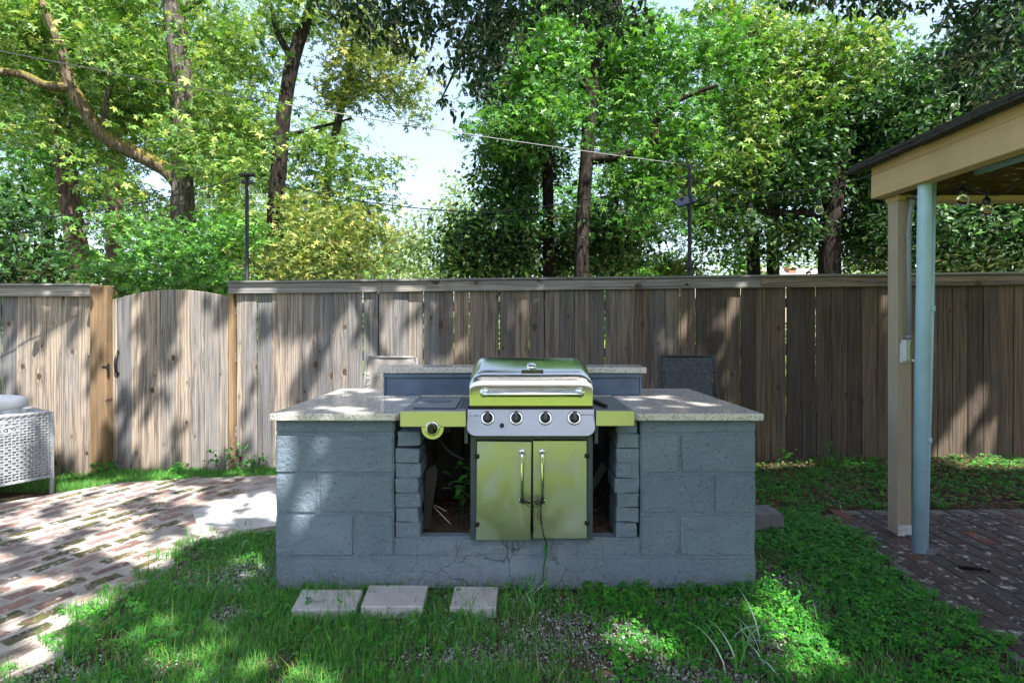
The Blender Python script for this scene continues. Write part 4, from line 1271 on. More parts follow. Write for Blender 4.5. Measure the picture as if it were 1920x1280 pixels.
pa = thing('light_pole', 'slim black pole behind the fence left of centre, carrying two string lights', 'pole', (polA.x, PYL, -.03), group='black light poles')
MB().tube([(0, 0, 0), (0, 0, polA.z + .03)], .018, 10).build('pole', M['iron'], pa)
MB().box(-.075, .075, -.02, .02, polA.z + .03, polA.z + .055, .004).build('cross_head', M['iron'], pa)
pb = thing('light_pole', 'black pole with a small tilted solar panel and battery boxes, right of centre', 'pole', (polB.x, PYL, 0), group='black light poles')
MB().tube([(0, 0, 0), (0, 0, polB.z + .10)], .019, 10).build('pole', M['iron'], pb)
MB().box(-.05, .02, -.05, -.021, 1.84, 1.90, .004).box(-.035, .02, -.045, -.02, 1.64, 1.74, .004).build('battery_box', M['iron'], pb)
sp_ = MB().box(-.10, .08, -.075, .075, -.008, .008, .002).build('solar_panel', M['solar'], pb, (-.06, -.07, at(1285, 380, PYL).z))
sp_.rotation_euler = (D2R(35), D2R(-18), 0)
MB().tube([(-.05, -.06, at(1285, 385, PYL).z), (-.01, -.02, at(1285, 400, PYL).z)], .008, 8).build('bracket', M['iron'], pb)

# utility cable high across the yard
cab = curve([at(-150, 62, 4.3), at(0, 96, 4.6), at(400, 172, 5.5), at(800, 240, 6.6), at(1100, 284, 7.6), at(1330, 314, 8.6), at(1480, 330, 9.5)], 42)
o = MB().tube(cab, .0055, 6).build('overhead_cable', M['cable_grey'])
tag(o, 'single grey service cable slanting across the trees from upper left', 'cable')

# ------------------------------------------------------------------ trees beyond the fence
GUM, GUM3, KITE, OVAL = star_leaf(5), star_leaf(3), kite_leaf(.27), oval_leaf()
def tree(name, label, base, trunks, blobs, leafm, barkm, tmpl, size, dens, leaves=14, twig=.22, group=None, cat='tree', extra=None, droop=.35, shell=.45, bare=4.4):
    t = thing(name, label, cat, base, group)
    for i, (pts, rad) in enumerate(trunks):
        pts = curve(pts, 5 * (len(pts) - 1)) if len(pts) > 2 else pts
        n = len(pts)
        rr = np.interp(np.linspace(0, 1, n), np.linspace(0, 1, len(rad)), rad)
        o = MB().tube(pts, list(rr), 12 if i == 0 else 9, wob=.05).build('trunk' if i == 0 else 'limb', barkm if not isinstance(barkm, (list, tuple)) else barkm[min(i, len(barkm) - 1)], t)
        o.data.transform(Matrix.Translation(-Vector(base)))
    P = clumps(blobs, dens * 2.9, twig * 1.45, int(leaves * 2.4), shell=shell, flat=.5)
    P = P[P[:, 2] > .15]
    for pts, rad in trunks:
        if rad[0] < .07: continue
        q = np.array([list(v) for v in curve(pts, 6 * (len(pts) - 1))])
        for k in range(len(q) - 1):
            m0 = (q[k] + q[k + 1]) / 2; ln = max(.15, np.linalg.norm(q[k + 1] - q[k]) * .6)
            d = P - m0
            if m0[2] > bare: continue
            hid = (np.abs(d[:, 0]) < .20 + ln * .25) & (d[:, 1] < .15) & (d[:, 1] > -2.0) & (np.abs(d[:, 2]) < ln)
            P = P[~(hid & (rng.uniform(0, 1, len(P)) < .85))]
    o = foliage('foliage', tmpl, P - np.array(base), size * .80, leafm, t, droop)
    return t
def bl(px, py, Y, rx, rz, ry=None, d=1.0):
    """ellipsoid centred where the photo shows it; radii given in photo pixels across and up"""
    c = at(px, py, Y); s = Y / F
    return (c.x, c.y, c.z, rx * s, (ry if ry else (rx + rz) / 2 * s), rz * s, d)

# big gum with the mossy limb
Y = 8.6
b = at(345, 600, Y); b.z = 0
tree('sweetgum_tree', 'grey-barked sweetgum with a thick mossy limb curving up to the left', tuple(b),
     [([b, at(345, 480, Y), at(342, 330, Y), at(345, 180, Y), at(330, 60, Y), at(318, -80, Y)], [.19, .17, .155, .15, .15, .12]),
      ([at(338, 345, Y), at(310, 318, Y), at(255, 288, Y - .1), at(195, 255, Y - .2), at(160, 205, Y - .3), at(132, 160, Y - .4), at(118, 100, Y - .5), at(85, 20, Y - .6), at(70, -40, Y - .6)], [.13, .115, .11, .10, .095, .09, .06, .05, .03]),
      ([at(135, 165, Y - .4), at(85, 160, Y - .5), at(40, 140, Y - .6), at(-40, 132, Y - .8)], [.075, .065, .06, .05]),
      ([at(195, 255, Y - .2), at(197, 200, Y - .3), at(205, 150, Y - .4), at(170, 110, Y - .4)], [.045, .04, .035, .02]),
      ([at(340, 20, Y), at(400, -20, Y), at(440, -60, Y)], [.06, .05, .04])],
     [bl(210, 330, Y - .5, 90, 60, d=.5), bl(420, 230, Y, 110, 90, d=.6), bl(250, 110, Y - .3, 120, 80), bl(60, 60, Y - .4, 130, 80), bl(430, 80, Y + .2, 70, 60), bl(230, 10, Y, 150, 50), bl(300, 260, Y - .8, 110, 50), bl(260, 200, Y + 1.2, 180, 120, d=.5), bl(390, 320, Y - .6, 90, 50), bl(30, 220, Y - .2, 60, 60, d=.7)],
     M['leaf_gum'], [M['bark'], M['bark_moss'], M['bark_moss'], M['bark'], M['bark']], GUM, .15, 9, bare=7)
Y = 9.4
b = at(168, 600, Y); b.z = 0
tree('gum_tree', 'leaning brown-barked trunk at the far left, rising behind the short fence section', tuple(b),
     [([b, at(155, 530, Y), at(140, 440, Y), at(125, 330, Y), at(112, 210, Y), at(100, 80, Y), at(90, -60, Y)], [.19, .175, .16, .15, .13, .12, .10])],
     [bl(60, 200, Y + .5, 90, 110, d=.6), bl(100, 40, Y + .6, 120, 70), bl(150, 260, Y + .8, 60, 60, d=.5), bl(0, 90, Y, 80, 80), bl(60, 330, Y + .5, 90, 35, d=.4)],
     M['leaf_green'], M['bark_brown'], GUM, .15, 8)
Y = 12.0
b = at(218, 600, Y); b.z = 0
tree('gum_tree', 'slender trunk standing between the leaning trunk and the mossy-limbed tree', tuple(b),
     [([b, at(215, 420, Y), at(216, 250, Y), at(212, 100, Y), at(210, -50, Y)], [.17, .16, .14, .13, .10])],
     [bl(200, 130, Y, 130, 120, d=.7), bl(330, 130, Y + 1, 130, 120, d=.5), bl(170, 370, Y + .8, 100, 60, d=.6)],
     M['leaf_gum'], M['bark_brown'], GUM3, .16, 6)
Y = 9.6
b = at(514, 600, Y); b.z = 0
tree('gum_tree', 'dark-trunked gum left of the sky gap with yellowing leaves on its right side', tuple(b),
     [([b, at(516, 430, Y), at(524, 300, Y), at(534, 200, Y), at(550, 110, Y), at(575, 40, Y), at(600, -50, Y)], [.155, .14, .13, .12, .12, .09, .07]),
      ([at(526, 258, Y), at(560, 248, Y), at(600, 238, Y + .1), at(660, 222, Y + .2)], [.05, .035, .03, .015]),
      ([at(548, 110, Y), at(520, 60, Y), at(500, -20, Y)], [.07, .05, .03])],
     [bl(560, 20, Y, 90, 50), bl(480, 130, Y + .3, 70, 70, d=.6), bl(600, 300, Y, 90, 60, d=.7), bl(470, 290, Y + .5, 90, 80, d=.55), bl(690, 330, Y, 70, 45, d=.8), bl(640, 400, Y + .2, 100, 40)],
     M['leaf_gum'], M['bark_dark'], GUM, .15, 9, bare=5.6)
Y = 9.0
b = at(600, 600, Y); b.z = 0
tree('gum_tree', 'yellow-green gum crown spreading left of the pale sky gap', (b.x, 10.3, 0),
     [([Vector((b.x, 10.3, 0)), at(610, 400, 10.3), at(640, 200, 10.3), at(680, 40, 10.3), at(700, -60, 10.3)], [.08, .075, .07, .05, .04]),
      ([at(640, 200, 10.3), at(700, 170, 10), at(740, 210, 9.8)], [.03, .025, .015])],
     [bl(700, 120, Y + .8, 80, 85, d=1.0), bl(760, 190, Y + .6, 55, 55, d=.8), bl(640, 170, Y + 1, 60, 60, d=.8), bl(790, 140, Y + .5, 40, 40, d=.5), bl(660, 50, Y + 1, 60, 50)],
     M['leaf_yellow'], M['bark'], GUM, .14, 10)
Y = 8.8
b = at(1092, 600, Y); b.z = 0
tree('sweetgum_tree', 'tall dark-trunked sweetgum right of centre with a crooked limb to the right', tuple(b),
     [([b, at(1090, 520, Y), at(1094, 400, Y), at(1100, 300, Y), at(1108, 190, Y), at(1120, 110, Y), at(1150, 10, Y), at(1170, -80, Y)], [.135, .12, .112, .108, .105, .08, .055, .04]),
      ([at(1100, 300, Y), at(1150, 295, Y - .1), at(1190, 285, Y - .2), at(1225, 270, Y - .3), at(1228, 235, Y - .3), at(1245, 205, Y - .4), at(1290, 180, Y - .4), at(1345, 160, Y - .5)], [.085, .075, .07, .065, .055, .045, .035, .025]),
      ([at(1245, 205, Y - .4), at(1310, 205, Y - .3), at(1370, 235, Y - .3)], [.03, .02, .012]),
      ([at(1108, 190, Y), at(1085, 110, Y), at(1090, 0, Y), at(1085, -80, Y)], [.07, .05, .045, .03]),
      ([at(1140, 90, Y), at(1160, 30, Y), at(1165, -60, Y)], [.05, .04, .03])],
     [bl(1000, 110, Y, 95, 90, d=1.2), bl(960, 230, Y, 80, 90, d=1.0), bl(1080, 50, Y + .4, 110, 70, d=1.0), bl(1180, 110, Y + .4, 110, 80, d=.9), bl(1050, 200, Y - .6, 90, 80, d=.8), bl(1200, 330, Y, 110, 60, d=.9), bl(1290, 260, Y, 100, 80, d=.8), bl(1330, 110, Y, 110, 80, d=.7), bl(1250, 400, Y - .1, 90, 50, d=.9), bl(1150, 210, Y + .7, 90, 80, d=.7)],
     M['leaf_green'], M['bark_dark'], GUM, .145, 10, bare=3.7)
Y = 9.8
b = at(1030, 600, Y); b.z = 0
tree('gum_tree', 'dense shrubby tree with a slim trunk just left of the tall dark sweetgum', tuple(b),
     [([b, at(1029, 430, Y), at(1027, 330, Y), at(1025, 240, Y), at(1020, 120, Y)], [.115, .105, .09, .075, .05]),
      ([at(1010, 590, Y), at(985, 480, Y), at(960, 380, Y)], [.03, .025, .015])],
     [bl(960, 330, Y, 70, 85, d=1.5), bl(900, 440, Y, 80, 50, d=1.3), bl(990, 430, Y - .3, 100, 70, d=1.4), bl(930, 500, Y, 110, 40, d=1.4), bl(1060, 480, Y + .3, 90, 60, d=1.4), bl(1010, 300, Y + .3, 70, 60, d=1.2), bl(880, 490, Y + .2, 60, 40), bl(1150, 460, Y, 80, 70, d=1.3)],
     M['leaf_dark'], M['bark_dark'], KITE, .13, 17)
Y = 9.0
b = at(1420, 600, Y + 1); b.z = 0
tree('gum_tree', 'bright green gum crown right of centre, sunlit against the sky', tuple(b),
     [([b, at(1410, 400, Y + 1), at(1400, 250, Y + 1), at(1380, 100, Y + 1), at(1370, -60, Y + 1)], [.12, .11, .10, .07, .05]),
      ([at(1400, 250, Y + 1), at(1470, 180, Y + .8), at(1560, 110, Y + .6)], [.05, .035, .02])],
     [bl(1400, 80, Y + .5, 90, 90, d=1.0), bl(1500, 150, Y, 90, 90, d=1.1), bl(1420, 230, Y, 100, 90, d=1.1), bl(1590, 110, Y, 80, 80, d=1.0), bl(1350, 330, Y - .1, 90, 60, d=1.2), bl(1460, 20, Y + 1, 80, 40, d=.8), bl(1620, 60, Y + .2, 70, 40, d=.9), bl(1330, 30, Y + 1, 60, 50, d=.7)],
     M['leaf_gum'], M['bark_dark'], GUM, .145, 10)
Y = 9.0
b = at(1560, 600, Y); b.z = 0
tree('oak_tree', 'dark broad evergreen oak filling the right side behind the fence', tuple(b),
     [([b, at(1555, 480, Y), at(1570, 330, Y), at(1600, 200, Y), at(1640, 60, Y)], [.20, .17, .14, .10, .06]),
      ([at(1560, 400, Y), at(1500, 400, Y), at(1400, 395, Y), at(1230, 375, Y)], [.08, .06, .05, .03])],
     [bl(1490, 330, Y, 110, 80, d=1.6), bl(1620, 270, Y, 130, 100, d=1.6), bl(1760, 200, Y, 150, 110, d=1.6), bl(1900, 140, Y, 150, 130, d=1.6), bl(1420, 400, Y, 120, 55, d=1.6), bl(1560, 430, Y + .2, 120, 50, d=1.6), bl(1700, 430, Y, 140, 80, d=1.7), bl(1880, 420, Y, 140, 100, d=1.7), bl(1700, 330, Y + .3, 150, 80, d=1.5), bl(1450, 470, Y + .5, 60, 25, d=.7), bl(1630, 490, Y, 90, 30, d=1.4), bl(1800, 500, Y, 130, 30, d=1.4), bl(2020, 330, Y, 130, 160, d=1.3)],
     M['leaf_dark'], M['bark_dark'], KITE, .12, 15)
for lab, pxb, Yb, blobs, lm in (
    ('leafy tree far back at the upper left, filling the gaps between the trunks', 90, 14.0, [bl(20, 150, 14, 130, 140, d=.8), bl(150, 40, 14, 130, 90, d=.8), bl(130, 300, 14, 120, 90, d=.7), bl(30, 380, 13.5, 120, 70, d=.8)], 'leaf_green'),
    ('leafy tree far back between the mossy-limbed tree and the dark trunk', 420, 14.5, [bl(420, 60, 14.5, 120, 60, d=.5), bl(330, 200, 14.5, 110, 120, d=.8), bl(440, 300, 14.5, 110, 90, d=.8), bl(290, 400, 13.5, 130, 70, d=.9), bl(450, 410, 13.5, 120, 70, d=.9), bl(590, 390, 14, 110, 70, d=.8), bl(610, 260, 14, 70, 70, d=.6)], 'leaf_gum'),
    ('leafy tree far back behind the tall dark sweetgum', 1150, 14.0, [bl(1100, 100, 14, 150, 120, d=.7), bl(1220, 250, 14, 130, 120, d=.8), bl(1000, 250, 13.5, 80, 100, d=.8), bl(1080, 400, 13.5, 150, 80, d=.9), bl(1260, 400, 14, 100, 70, d=.7)], 'leaf_green'),
    ('leafy tree far back behind the bright crown right of centre', 1450, 14.0, [bl(1400, 180, 14, 120, 110, d=.7), bl(1520, 280, 13, 130, 120, d=.9), bl(1400, 360, 13, 110, 60, d=.9), bl(1650, 180, 13, 120, 100, d=.8)], 'leaf_green')):
    b = at(pxb, 600, Yb); b.z = 0
    tree('gum_tree', lab, tuple(b), [([b, at(pxb, 400, Yb), at(pxb + 8, 200, Yb), at(pxb, 20, Yb)], [.16, .14, .11, .06])], blobs, M[lm], M['bark_dark'], GUM3, .17, 4.2)
# understorey
Y = 6.9
b = at(330, 600, Y); b.z = 0
def bush(label, px, Y, blobs, leafm, size, dens, tmpl=GUM, stems=3, name='bush', cat='bush', leaves=14, twig=.2):
    b = at(px, 600, Y); b.z = 0
    tr = []
    for k in range(stems):
        c = blobs[k % len(blobs)]
        tr.append(([b + Vector((random.uniform(-.15, .15), 0, 0)), Vector(((b.x + c[0]) / 2, (b.y + c[1]) / 2, c[2] * .5)), Vector(c[:3])], [.03, .022, .01]))
    return tree(name, label, tuple(b), tr, blobs, leafm, M['bark_brown'], tmpl, size, dens, leaves, twig, cat=cat)
bush('sunlit green bush rising over the gate and the fence beside it', 300, Y,
     [bl(240, 510, Y, 90, 50, d=1.1), bl(330, 470, Y + .2, 80, 55, d=1.0), bl(430, 450, Y + .4, 70, 55, d=1.0), bl(250, 430, Y + .8, 70, 40, d=.8), bl(400, 530, Y, 110, 40, d=1.2)], M['leaf_green'], .105, 24)
bush('yellow-green bush above the main fence, right of the left light pole', 590, Y + .6,
     [bl(540, 480, Y + .6, 80, 50, d=1.1), bl(620, 460, Y + .8, 80, 60, d=1.1), bl(690, 440, Y + .9, 60, 60, d=.9), bl(580, 520, Y + .5, 120, 30, d=1.2), bl(560, 400, Y + 1, 60, 40, d=.8), bl(700, 490, Y + .8, 45, 30, d=.8)], M['leaf_yellow'], .105, 22)
bush('dark leafy shrub at the far left behind the short fence', 40, Y + .9,
     [bl(30, 420, Y + .9, 80, 60, d=.9), bl(0, 500, Y + .8, 110, 40, d=1.0), bl(90, 480, Y + 1, 60, 45, d=.7), bl(-40, 380, Y + 1, 60, 80, d=.7)], M['leaf_dark'], .12, 24, KITE)
bush('pale lime rounded bush beside the pole with the solar panel', 1250, 15.0,
     [bl(1250, 500, 15, 45, 32, d=1.6), bl(1290, 512, 15, 35, 22, d=1.6), bl(1225, 515, 15, 30, 22, d=1.6)], M['leaf_yellow'], .13, 18, KITE)
bush('dark rounded shrub seen between the two right-hand trunks and the pale bush', 1180, 13.0,
     [bl(1160, 500, 13, 60, 35, d=1.0), bl(1340, 440, 14, 60, 60, d=.6), bl(1380, 490, 14, 60, 35, d=.8)], M['leaf_green'], .15, 9, KITE)
# sapling stem in the gap
b = at(668, 600, 13); b.z = 0
tree('young_tree', 'thin pale sapling stem standing in the bright gap above the fence', tuple(b), [([b, at(668, 500, 13), at(667, 440, 13)], [.05, .045, .03])],
     [bl(660, 430, 13, 60, 40, d=.8)], M['leaf_yellow'], M['bark_brown'], KITE, .14, 6)
# pale distant trees seen through the gap
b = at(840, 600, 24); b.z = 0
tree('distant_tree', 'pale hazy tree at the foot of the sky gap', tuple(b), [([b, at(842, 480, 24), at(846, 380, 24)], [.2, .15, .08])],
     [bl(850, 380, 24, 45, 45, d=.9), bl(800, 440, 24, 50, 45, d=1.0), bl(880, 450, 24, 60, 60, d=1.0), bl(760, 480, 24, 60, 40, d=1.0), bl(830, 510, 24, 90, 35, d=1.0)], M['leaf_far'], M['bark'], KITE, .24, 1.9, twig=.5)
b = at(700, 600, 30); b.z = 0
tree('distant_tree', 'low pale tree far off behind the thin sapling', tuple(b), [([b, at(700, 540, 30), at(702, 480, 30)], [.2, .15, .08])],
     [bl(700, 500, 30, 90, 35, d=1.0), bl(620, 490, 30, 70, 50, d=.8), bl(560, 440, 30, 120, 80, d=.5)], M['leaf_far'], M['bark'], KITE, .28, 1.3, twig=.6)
# far tree line all round the back
P = []
for k in range(70):
    x = -46 + k * 1.35 + random.uniform(-.6, .6)
    if -9.5 < x / 36 * 1040 / 110 < -9.6: continue
    top = 4.2 + 2.0 * math.sin(k * .7) + random.uniform(-.7, .7)
    if -8.0 < x < 0: top *= .55
    P.append((x, 37 + random.uniform(-2, 2), top / 2, 1.6, 1.6, top / 2 + .6, 1.0))
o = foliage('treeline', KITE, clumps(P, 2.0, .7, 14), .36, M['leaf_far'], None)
tag(o, 'distant pale line of trees beyond the yards', 'trees', kind='stuff')
# mid-distance undergrowth behind everything left and right
P = []
for k in range(34):
    pxk = -150 + k * 66 + random.uniform(-20, 20)
    if 640 < pxk < 905: continue
    Yk = 14 + random.uniform(-1, 2.5)
    hi = random.uniform(1.0, 1.9) if 1200 < pxk < 1560 else random.uniform(2.4, 4.6)
    c = at(pxk, 600, Yk)
    P.append((c.x, Yk, hi / 2 + .4, .9, .9, hi / 2 + .2, 1.0))
o = foliage('undergrowth', GUM3, clumps(P, 11, .35, 12), .17, M['leaf_green'], None)
tag(o, 'mass of shrubs and saplings behind the trees', 'undergrowth', kind='stuff')

# ------------------------------------------------------------------ house, chimney and utility pole beyond
hs = thing('house', 'low house beyond the fence with tan roof and brick chimney, right of centre', 'house', (12.5, 30, 0))
def HS(mb, name, mat, parent=None):
    o = mb.build(name, mat, parent or hs); o.data.transform(Matrix.Translation((-12.5, -30, 0))); return o
r0, r1 = at(1388, 519, 30), at(1520, 519, 30)
zt = at(1400, 507, 30).z
HS(MB().box(r0.x, r1.x + 4, 28.2, 33, 0, 3.0), 'wall', M['house_wall'])
rf = HS(MB().prism([(28.0 - .0, 2.95), (30.5, 4.05), (33.2, 2.95), (33.2, 3.05), (30.5, 4.17), (28.0, 3.05)], 'x', r0.x + 1.2, r1.x + 4.3), 'roof', M['house_roof'])
g0 = at(1380, 522, 27.6); g1 = at(1398, 508, 27.6); g2 = at(1440, 521, 27.6)
HS(MB().prism([(g0.x, 2.6), (g0.x, g0.z + .25), (g1.x + .2, g1.z + .1), (g2.x, g2.z + .25), (g2.x, 2.6)], 'y', 27.6, 28.15), 'gable', M['trim_green'])
for (a, b_) in ((g0, g1), (g1, g2)):
    HS(MB().tube([(a.x - (.15 if a is g0 else -.2), 27.5, a.z + (.22 if a is g0 else .12)), (b_.x + (.2 if b_ is g1 else .2), 27.5, b_.z + (.12 if b_ is g1 else .22))], .07, 6), 'bargeboard', M['house_roof'])
ch = MB().box(at(1476, 600, 30).x, at(1490, 600, 30).x, 29.8, 30.3, 3.4, at(1480, 503, 30).z - .06, .01).box(at(1475, 600, 30).x, at(1491, 600, 30).x, 29.75, 30.35, at(1480, 503, 30).z - .055, at(1480, 503, 30).z + .02, .01)
HS(ch, 'chimney', M['brick_house'], rf)
up = MB().tube([(at(1413, 600, 22).x, 22, 0), (at(1413, 600, 22).x, 22, at(1413, 470, 22).z)], .11, 12).build('utility_pole', M['pole_wood'])
tag(up, 'pale round utility pole standing in front of the distant tan roof', 'pole')
h2 = thing('house', 'cream gable end glimpsed through the dark leaves behind the pavilion post', 'house', (at(1790, 600, 18).x, 18, 0))
MB().box(-.55, .42, 0, 3, 0, at(1790, 496, 18).z, .01).build('wall', M['house_wall'], h2)
MB().prism([(-.75, at(1790, 500, 18).z), (0, at(1790, 478, 18).z), (.62, at(1790, 500, 18).z), (0, at(1790, 484, 18).z)], 'y', -.1, 3.1).build('roof', M['house_roof'], h2)
# house behind the photographer, mirrored in the grill lid
h3 = thing('house', 'beige house wall standing behind the photographer, mirrored in the grill lid', 'house', (0, -9, 0))
MB().box(-9, 7, -4, 0, 0, 2.7).build('wall', M['house_wall'], h3)
MB().prism([(.5, 2.65), (-4.5, 4.3), (-4.5, 4.45), (.5, 2.75)], 'x', -9.4, 7.4).build('roof', M['house_roof'], h3)

# ------------------------------------------------------------------ shade oak over the yard
def nz2(a, b, s, seed):
    """cheap smooth noise 0..1"""
    v = (np.sin(a * s * 1.7 + seed) + np.sin(b * s * 2.1 + seed * 2.3) + np.sin((a + b) * s * 1.3 + seed * .7) + np.sin((a - b * 1.4) * s * 2.9 + seed * 3.1) * .7 + np.sin((a * 2.2 + b) * s * 3.7 + seed * 1.9) * .5)
    return v / 8.4 + .5
# where sun slips through, on the plane z = 0 along the sun's rays: (a, b, half-width, half-length, turn, strength)
GAPS = [
    (-3.1, 3.4, 1.15, 1.55, 0, .80), (-2.2, 2.2, .35, .6, 0, .6), (-1.75, 4.1, .45, .28, 0, .95),
    (-4.6, 4.9, 1.5, 1.3, 0, .60), (-3.4, 5.75, 1.6, .55, 0, .84), (-1.5, 5.65, .36, .45, .1, .8), (-2.2, 5.5, .5, .6, 0, .72),
    (-1.33, 4.8, .28, .25, 0, .95), (-.95, 5.7, .22, .4, .15, .7), (-.5, 5.95, .25, .12, 0, .5),
    (1.5, 5.75, .12, .35, .2, .8), (1.8, 5.4, .06, .3, .2, .6), (1.15, 5.9, .10, .16, .2, .6), (.95, 5.6, .04, .3, .2, .7),
    (4.05, 5.38, .12, .22, .35, .95), (4.35, 5.28, .10, .14, .3, .9), (3.0, 6.0, .12, .06, 0, .8), (2.25, 5.95, .06, .06, 0, .8),
    (2.45, 5.06, .30, .10, 0, 1), (3.05, 5.0, .16, .07, .3, 1), (4.3, 4.99, .42, .12, 0, 1), (3.6, 5.05, .15, .07, 0, .9), (1.85, 5.0, .2, .14, 0, 1), (1.6, 4.7, .12, .1, 0, 1),
    (-1.13, 3.08, .020, .13, .2, .95), (-1.22, 2.90, .030, .10, .2, .9), (-1.41, 3.12, .01, .08, 0, .8), (-1.05, 3.14, .02, .10, .2, .5), (.30, 3.12, .03, .05, 0, .25),
    (-1.15, 3.35, .16, .05, .2, .95), (-.98, 3.75, .14, .07, .2, .8), (-.75, 3.45, .12, .04, 0, .7), (-1.2, 4.0, .1, .07, 0, .6),
    (.70, 3.9, .18, .05, 0, .8), (.75, 3.55, .14, .04, .2, .85), (.45, 3.78, .12, .10, .3, .75), (.58, 3.35, .1, .03, 0, .5), (.42, 3.45, .05, .05, 0, .6),
    (-.05, 3.36, .10, .06, 0, .4),
    (1.22, 2.48, .13, .30, .25, .98), (1.15, 2.72, .05, .06, 0, .8), (.52, 2.38, .17, .09, .3, .9), (.42, 2.24, .06, .05, 0, .7), (.22, 2.62, .04, .04, 0, .4),
    (-1.45, 2.42, .32, .13, .3, .75), (-1.0, 2.15, .40, .14, .2, .75), (-1.8, 2.75, .20, .12, 0, .7), (-1.45, 3.2, .14, .09, 0, .85), (-1.25, 3.0, .10, .08, 0, .5), (-.45, 2.12, .10, .05, 0, .5),
    (1.6, 2.1, .2, .05, 0, .5), (-3.9, 4.6, .5, .3, 0, .6),
]
def lit(a, b):
    L = np.zeros_like(a)
    b = b + .05
    nzs = nz2(a, b, 2.9, 1.1) * .38 + nz2(a + 3, b, 7.3, 4.4) * .36 + nz2(a, b + 2, 14.0, 2.9) * .26
    nzs = np.clip((nzs - .5) * 2.6 + .5, 0.02, .98)
    for (ca, cb_, ra, rb, tn, st) in GAPS:
        c, s = math.cos(tn), math.sin(tn)
        da, db = a - ca, b - cb_
        u, v = (c * da - s * db) / (ra + .05), (s * da + c * db) / (rb + .07)
        q = u * u + v * v + (nz2(a, b, 7.0, ca * 3) - .5) * .6
        inn = np.clip((1.3 - q) * 3, 0, 1)
        if min(ra, rb) > .2:
            L = np.maximum(L, inn * np.clip((st * 1.06 - nzs) * 7, 0, 1))
        else:
            L = np.maximum(L, inn * min(1, st * 1.15))
    return np.maximum(L, np.clip((1.35 - b) * 1.6, 0, 1) * .97)
sd = -SUN_DIR / -SUN_DIR.z if False else Vector((-SUN_DIR.x / -SUN_DIR.z, -SUN_DIR.y / -SUN_DIR.z, 1.0))   # towards the sun per metre of height
def canopy():
    root = thing('oak_tree', 'large dark oak whose leafy boughs hang into the top of the picture', 'tree', (5.6, -4.2, 0))
    base = Vector((5.6, -4.2, 0))
    def br(pts, rad, name='limb'):
        pts = curve(pts, 6 * (len(pts) - 1)); n = len(pts)
        rr = np.interp(np.linspace(0, 1, n), np.linspace(0, 1, len(rad)), rad)
        o = MB().tube(pts, list(rr), 10, wob=.04).build(name, M['bark_dark'], root); o.data.transform(Matrix.Translation(-base))
    br([base, (5.5, -4.1, 2), (5.3, -3.8, 4.4), (5.0, -3.2, 6.6), (4.6, -2.6, 8.6)], [.45, .36, .32, .24, .14], 'trunk')
    br([(5.3, -3.8, 4.4), (3.8, -2.8, 6.2), (1.8, -1.4, 7.2), (-.5, -.4, 7.4), (-2.5, .3, 7.3)], [.22, .18, .13, .09, .04])
    br([(5.2, -3.5, 5.2), (4.4, -1.8, 7.0), (3.2, .2, 7.6), (1.6, 1.8, 6.6), (.6, 3.0, 5.0)], [.2, .15, .11, .07, .03])
    br([(5.1, -3.4, 5.8), (5.6, -1.4, 6.8), (6.0, .8, 6.8), (5.4, 2.6, 6.0)], [.18, .13, .09, .04])
    br([(1.6, 1.8, 6.6), (.6, 2.8, 5.4), (-.4, 3.6, 4.7), (-.9, 4.2, 4.4)], [.05, .04, .03, .012])
    # leaf layer: start from points on the ground plane, lift along the sun's rays to crown height
    n = 105000
    a = rng.uniform(-6.2, 6.2, n); b = rng.uniform(.6, 7.6, n)
    keep = rng.uniform(0, 1, n) > lit(a, b)
    # thin out what the pavilion roof shades anyway
    keep &= ~((a > 2.4) & (b < 3.6) & (rng.uniform(0, 1, n) < .6))
    a, b = a[keep], b[keep]
    h = 6.6 + 1.5 * nz2(a, b, 1.1, 3.0) + rng.normal(0, .35, len(a))
    P = np.stack([a + sd.x * h, b + sd.y * h, h], -1)
    yaw = rng.uniform(0, 6.28, len(P)); S = .15 * rng.uniform(.75, 1.25, len(P))
    me = scatter_mesh('foliage', KITE, P - np.array(base), np.stack([S * 1.25, S, S], -1), yaw, rng.normal(-.15, .35, len(P)), rng.normal(0, .35, len(P)))
    o = link('foliage', me, M['leaf_oak'], root); o['kind'] = 'stuff'
    # boughs that hang into the picture
    Y = 4.6
    B = [bl(700, 30, Y, 60, 45), bl(760, 50, Y, 60, 55), bl(640, 0, Y, 60, 30), bl(800, 0, Y, 90, 45), bl(900, 60, Y, 65, 80, d=1.3), bl(920, 140, Y, 50, 55, d=1.2), bl(960, 20, Y, 80, 45, d=1.1), bl(870, 110, Y, 40, 45, d=.8),
         bl(1130, 10, 4.8, 70, 35, d=1.0), bl(1180, 40, 4.8, 60, 30, d=.8), bl(1060, -10, 4.8, 80, 30), bl(840, 200, Y + .3, 30, 12, d=.5), bl(820, 130, Y + .2, 25, 12, d=.5),
         bl(1700, -8, 4.5, 120, 20, d=1.1), bl(1560, -15, 4.6, 100, 22), bl(1860, 40, 4.4, 90, 60, d=1.0), bl(1790, 120, 4.9, 70, 45, d=.7), bl(1900, 150, 5.0, 70, 60, d=.8)]
    P = clumps(B, 520, .09, 12)
    foliage('hanging_foliage', OVAL, P - np.array(base), .062, M['leaf_oak'], root, droop=.5)
    for pts in ([at(940, -60, Y), at(915, 20, Y), at(905, 110, Y), at(915, 170, Y)], [at(860, -40, Y), at(790, 0, Y), at(720, 40, Y)], [at(870, 90, Y + .2), at(845, 150, Y + .3), at(820, 200, Y + .3)], [at(1750, -60, 4.6), at(1800, 40, 4.7), at(1850, 120, 4.9)], [at(1140, -60, 4.8), at(1150, 0, 4.8), at(1170, 40, 4.8)]):
        br(pts, [.016, .010, .004], 'twig')
canopy()

